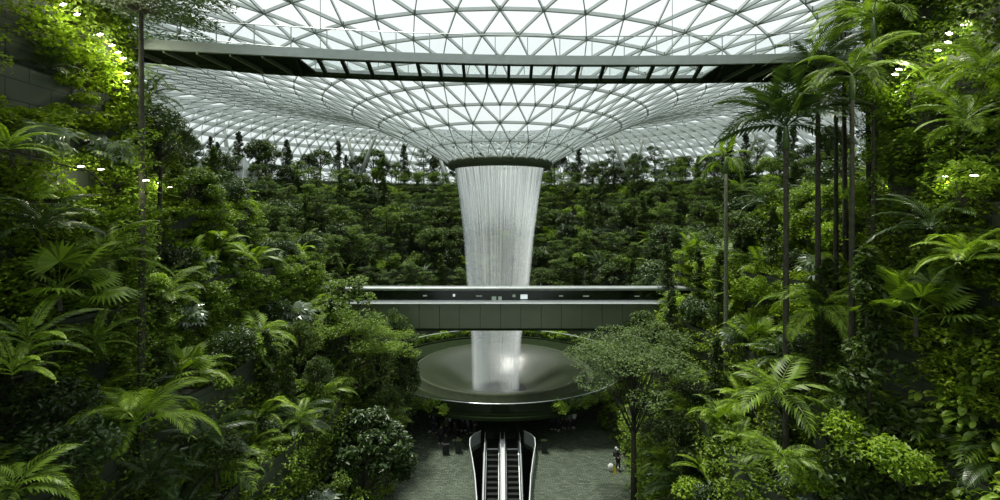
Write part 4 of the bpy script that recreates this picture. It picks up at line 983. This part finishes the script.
# ------------------------------------------------------------------ planting on the ring round the basin
mk_shrub('ringA', 'ring_planter_shrub', 'shrub', 401, .95, .6, 'bright', 420, .16)
mk_shrub('ringB', 'ring_planter_shrub', 'shrub', 402, .85, .55, 'mid', 420, .15)
rs = random.Random(77)
n = 92
for i in range(n):
    a = 2 * PI * i / n + rs.uniform(-.02, .02); 
    r_ = 15.45; x, y = PC[0] + r_ * math.sin(a), PC[1] + r_ * math.cos(a)
    if abs(a - PI) < .34: continue
    put(rs.choice(['ringA', 'ringB']), (x, y, 2.7), rs.uniform(0, 6), rs.uniform(1.0, 1.6), 'small leafy shrub in the outer planter of the ring round the basin', 'shrubs in the ring planter')
m_ = MB(); m_.lathe([(15.1, 2.5), (15.1, 2.8), (15.5, 2.8), (15.55, 2.55), (15.1, 2.48)], 120); m_.ob('planter_trough', M['darksteel'], rg)

# ------------------------------------------------------------------ people on the floor
M['skin'] = plain('skin', (.42, .27, .19), .5, 0, .05); M['hair'] = plain('black_hair', (.012, .01, .009), .5)
CL = {'black': plain('black_cloth', (.012, .013, .014), .8), 'navy': plain('navy_cloth', (.02, .028, .05), .8), 'grey': plain('grey_cloth', (.13, .14, .14), .8), 'white': plain('white_cloth', (.6, .62, .6), .8), 'olive': plain('olive_cloth', (.05, .06, .03), .8)}
def skin_mesh(name, verts, edges, radii, mat, root=0, sub=1):
    me = bpy.data.meshes.new(name); me.from_pydata(verts, edges, []); o = bpy.data.objects.new('tmp', me); COL.objects.link(o)
    md = o.modifiers.new('s', 'SKIN'); md.use_smooth_shade = True
    for i, r_ in enumerate(radii): me.skin_vertices[0].data[i].radius = (r_, r_)
    me.skin_vertices[0].data[root].use_root = True
    o.modifiers.new('u', 'SUBSURF').levels = sub
    dg = bpy.context.evaluated_depsgraph_get(); out = bpy.data.meshes.new_from_object(o.evaluated_get(dg)); out.name = name
    out.materials.clear(); out.materials.append(mat); bpy.data.objects.remove(o); return out
def figure(pose, top, bottom, hairlen, loc, rz, label, sc=1.0, bag=None):
    """pose: dict of leg swing and arm angles"""
    r = thing('person', label, 'person', loc, rz, sc=sc)
    V = []; E = []; Rr = []
    def add(p, rad, par=None):
        V.append(p); Rr.append(rad)
        if par is not None: E.append((par, len(V) - 1))
        return len(V) - 1
    st = pose.get('step', .0); bend = pose.get('bend', 0.0)
    pel = add((0, 0, .95), .13); wst = add((0, bend * .05, 1.08), .12, pel); ch = add((0, bend * .12, 1.30), .15, wst); nb = add((0, bend * .18, 1.46), .06, ch); nk = add((0, bend * .2, 1.53), .052, nb)
    hd = add((0, bend * .2 - .01, 1.62), .085, nk); ht = add((0, bend * .2, 1.70), .075, hd)
    nose = add((0, bend * .2 - .10, 1.615), .014, hd)
    legs = []; arms = []
    for s_ in (-1, 1):
        k = add((s_ * .10, -s_ * st * .35 - .02, .50), .062, None); hp = add((s_ * .095, 0, .86), .095, pel); E.append((hp, k))
        an_ = add((s_ * .10, -s_ * st, .09), .042, k); to = add((s_ * .115, -s_ * st - .17, .04), .036, an_); legs.append((hp, k, an_, to))
        sh = add((s_ * .19, bend * .16, 1.40), .062, ch); ea = pose.get('arm', (0, 0))[0 if s_ < 0 else 1]
        el_ = add((s_ * .23, bend * .16 - math.sin(ea) * .27, 1.40 - math.cos(ea) * .28), .044, sh); fa = ea + pose.get('fore', (.2, .2))[0 if s_ < 0 else 1]
        wr = add((s_ * .23, V[el_][1] - math.sin(fa) * .24, V[el_][2] - math.cos(fa) * .24), .030, el_)
        dx, dz = -math.sin(fa), -math.cos(fa); pm = add((s_ * .23, V[wr][1] + dx * .07, V[wr][2] + dz * .07), .032, wr)
        for q in range(4):
            yy = (q - 1.5) * .02; l_ = (.07, .085, .08, .06)[q]; f1 = add((s_ * .225, V[pm][1] + dx * l_ * .5 + yy * abs(dz), V[pm][2] + dz * l_ * .5 + yy * abs(dx)), .009, pm); add((s_ * .21, V[f1][1] + dx * l_ * .5, V[f1][2] + dz * l_ * .5), .008, f1)
        tb_ = add((s_ * .19, V[wr][1] + dx * .05 - .02, V[wr][2] + dz * .05), .010, wr); add((s_ * .175, V[tb_][1] + dx * .03, V[tb_][2] + dz * .03), .009, tb_)
        arms.append((sh, el_, wr))
    ob('body', skin_mesh('body', V, E, Rr, M['skin']), r)
    P_ = lambda i: V[i]
    tv = [P_(wst), P_(ch), (0, bend * .18, 1.45), P_(pel)]; te = [(0, 1), (1, 2), (0, 3)]; tr_ = [.15, .175, .09, .155]
    for sh, el_, wr in arms:
        i = len(tv); tv += [P_(sh), P_(el_), tuple(Vector(P_(el_)).lerp(Vector(P_(wr)), .85))]; te += [(1, i), (i, i + 1), (i + 1, i + 2)]; tr_ += [.078, .058, .045]
    ob('jacket', skin_mesh('jacket', tv, te, tr_, CL[top]), r)
    tv = [P_(pel)]; te = []; tr_ = [.15]
    for hp, k, an_, to in legs:
        i = len(tv); tv += [P_(hp), P_(k), (P_(an_)[0], P_(an_)[1], .14)]; te += [(0, i), (i, i + 1), (i + 1, i + 2)]; tr_ += [.115, .08, .062]
    ob('trousers', skin_mesh('trousers', tv, te, tr_, CL[bottom]), r)
    for hp, k, an_, to in legs:
        q = P_(an_); MB().tube([(q[0], q[1] + .05, .05), (q[0] + .005, q[1] - .06, .05), (q[0] + .01, q[1] - .19, .035)], [.045, .052, .035], 6).ob('shoe', CL['black' if bottom != 'black' else 'white'], r, True)
    hz = bend * .2; hm = MB(); hm.lathe([(.02, 1.80), (.07, 1.785), (.10, 1.74), (.107, 1.67), (.10, 1.62 - hairlen)], 12, (0, hz + .02), -.5, PI + .5); hm.ob('hair', M['hair'], r, True)
    if bag: MB().box(-.15, .15, bend * .1 + .15, bend * .1 + .32, 1.02, 1.42).ob('backpack', CL[bag], r)
    return r
FOLK = [(429, 432, 'black', 'black', 'leftmost standing person, tall in black under the planter ring'), (433.5, 434, 'navy', 'navy', 'second standing person from the left, in dark navy'), (441, 444, 'black', 'black', 'person in a long black coat standing nearest on the left, before a dark case'),
        (446, 436, 'olive', 'black', 'person with bent arms behind the black-coated person'), (449, 431, 'white', 'navy', 'person in a pale top in the shade of the ring'), (455.5, 439.5, 'black', 'black', 'person in black striding with light shoes'), (463, 431, 'grey', 'black', 'person in a grey top left of the escalators, farther one'),
        (468, 434, 'grey', 'navy', 'person in grey and navy left of the escalators'), (474, 434, 'black', 'olive', 'person in black beside the escalator posts'), (554, 430, 'black', 'black', 'person in black, first of the group right of the escalators'), (558, 431, 'navy', 'black', 'person in navy, second of the group right of the escalators'),
        (564, 428.5, 'olive', 'black', 'person in olive, third of the group right of the escalators'), (569, 429, 'grey', 'navy', 'person in grey, fourth of the group right of the escalators'), (574, 428, 'white', 'black', 'person in a white top at the right end of the crowd')]
rs = random.Random(3)
for i, (px, py, tp, bt, lab) in enumerate(FOLK):
    d = EYE * F / (py - HY); x = (px - CX) / F * d
    figure({'step': rs.uniform(.02, .18) if i != 5 else .26, 'arm': (rs.uniform(-.3, .5), rs.uniform(-.3, .5)), 'fore': (rs.uniform(.1, 1.3), rs.uniform(.1, 1.2)), 'bend': rs.uniform(-.3, .6)}, tp, bt, rs.uniform(0, .12), (x, d, 0), rs.uniform(-2.5, 2.5), lab, rs.uniform(.97, 1.06), 'black' if i in (3, 7, 11) else None)
d = 43.3; x = (445.5 - CX) / F * d
sc_ = thing('suitcase', 'large dark wheeled suitcase beside the black-coated person', 'suitcase', (x, d + .3, 0), .3)
MB().box(-.28, .28, -.16, .16, .06, .9).ob('shell', CL['black'], sc_); MB().tube([(-.12, 0, .9), (-.12, 0, 1.1), (.12, 0, 1.1), (.12, 0, .9)], .012, 5).ob('handle', M['darksteel'], sc_)
for q in (-1, 1): MB().tube([(q * .2, -.1, .04), (q * .2, .1, .04)], .04, 8).ob('wheel', M['rubber'], sc_)
px = 618; d = EYE * F / (470 - HY); x = (px - CX) / F * d
r = figure({'step': .1, 'arm': (.5, .7), 'fore': (1.1, 1.0), 'bend': .9}, 'black', 'black', 0, (x, d, 0), .6, 'person in black with a pale cap by the trunk of the wide flat-crowned tree', 1.0, 'black')
MB().lathe([(.0, 1.83), (.08, 1.81), (.115, 1.74), (.118, 1.68)], 12, (0, .2)).ob('cap', CL['white'], r, True)
MB().box(-.12, .12, .02, .1, 1.68, 1.70).ob('cap_peak', CL['white'], r)
bgp = thing('shoulder_bag', 'pale bag beside the person with the pale cap', 'bag', (x - .62, d - .1, 0), .2)
m = MB(); m.lathe([(.0, 0), (.2, 0), (.25, .15), (.24, .4), (.16, .55), (.0, .58)], 14); m.ob('body', CL['white'], bgp, True); MB().tube([(-.14, 0, .5), (-.1, 0, .8), (.1, 0, .8), (.14, 0, .5)], .015, 5).ob('strap', CL['grey'], bgp)
wf = thing('warning_stand', 'narrow yellow floor stand beside the person with the pale cap', 'floor stand', (x - .40, d - .45, 0), .1)
m = MB(); m.strip([[(-.11, -.15, 0), (.11, -.15, 0)], [(-.08, 0, .62), (.08, 0, .62)], [(-.11, .15, 0), (.11, .15, 0)]]); m.strip([[(-.11, -.13, 0), (.11, -.13, 0)], [(-.08, 0, .6), (.08, 0, .6)], [(-.11, .13, 0), (.11, .13, 0)]]); m.ob('panel', plain('yellow_plastic', (.65, .6, .03), .5), wf)
MB().box(-.05, .05, -.02, .02, .6, .66).ob('grip', M['black'], wf)

# pale glass pyramid canopies on the far left terrace
for i, (px, py, d, h, rr) in enumerate(((207, 182, 80, 5.5, 3.4), (244, 184, 84, 5.0, 3.4))):
    p = ray(px, py, d); z = H(p.x, p.y); 
    g_ = thing('glass_pyramid', 'pale glass pyramid shelter among the far left trees, %s of two' % ('left' if i == 0 else 'right'), 'shelter', (p.x, p.y, z))
    pk = p.z - z + h * .9; m = MB(); fr_ = MB(); ap = (0, 0, pk)
    cs = [(rr * math.cos(q), rr * math.sin(q), p.z - z - .5) for q in (.4, .4 + PI / 2, .4 + PI, .4 + 1.5 * PI)]
    for q in range(4):
        b0 = len(m.v); m.v += [ap, cs[q], cs[(q + 1) % 4]]; m.f.append((b0, b0 + 1, b0 + 2)); fr_.tube([ap, cs[q]], .09, 5); fr_.tube([cs[q], cs[(q + 1) % 4]], .09, 5); fr_.tube([cs[q], (cs[q][0], cs[q][1], -.1)], .1, 5)
    m.ob('glass_roof', M['milk'], g_); fr_.ob('frame', M['silver'], g_)

# prototypes nobody used are removed
for key, p in list(ALLP.items()):
    if not p['_used']:
        for ch in list(p.children_recursive): bpy.data.objects.remove(ch)
        bpy.data.objects.remove(p)
for o in bpy.data.objects:
    if '_used' in o: del o['_used']
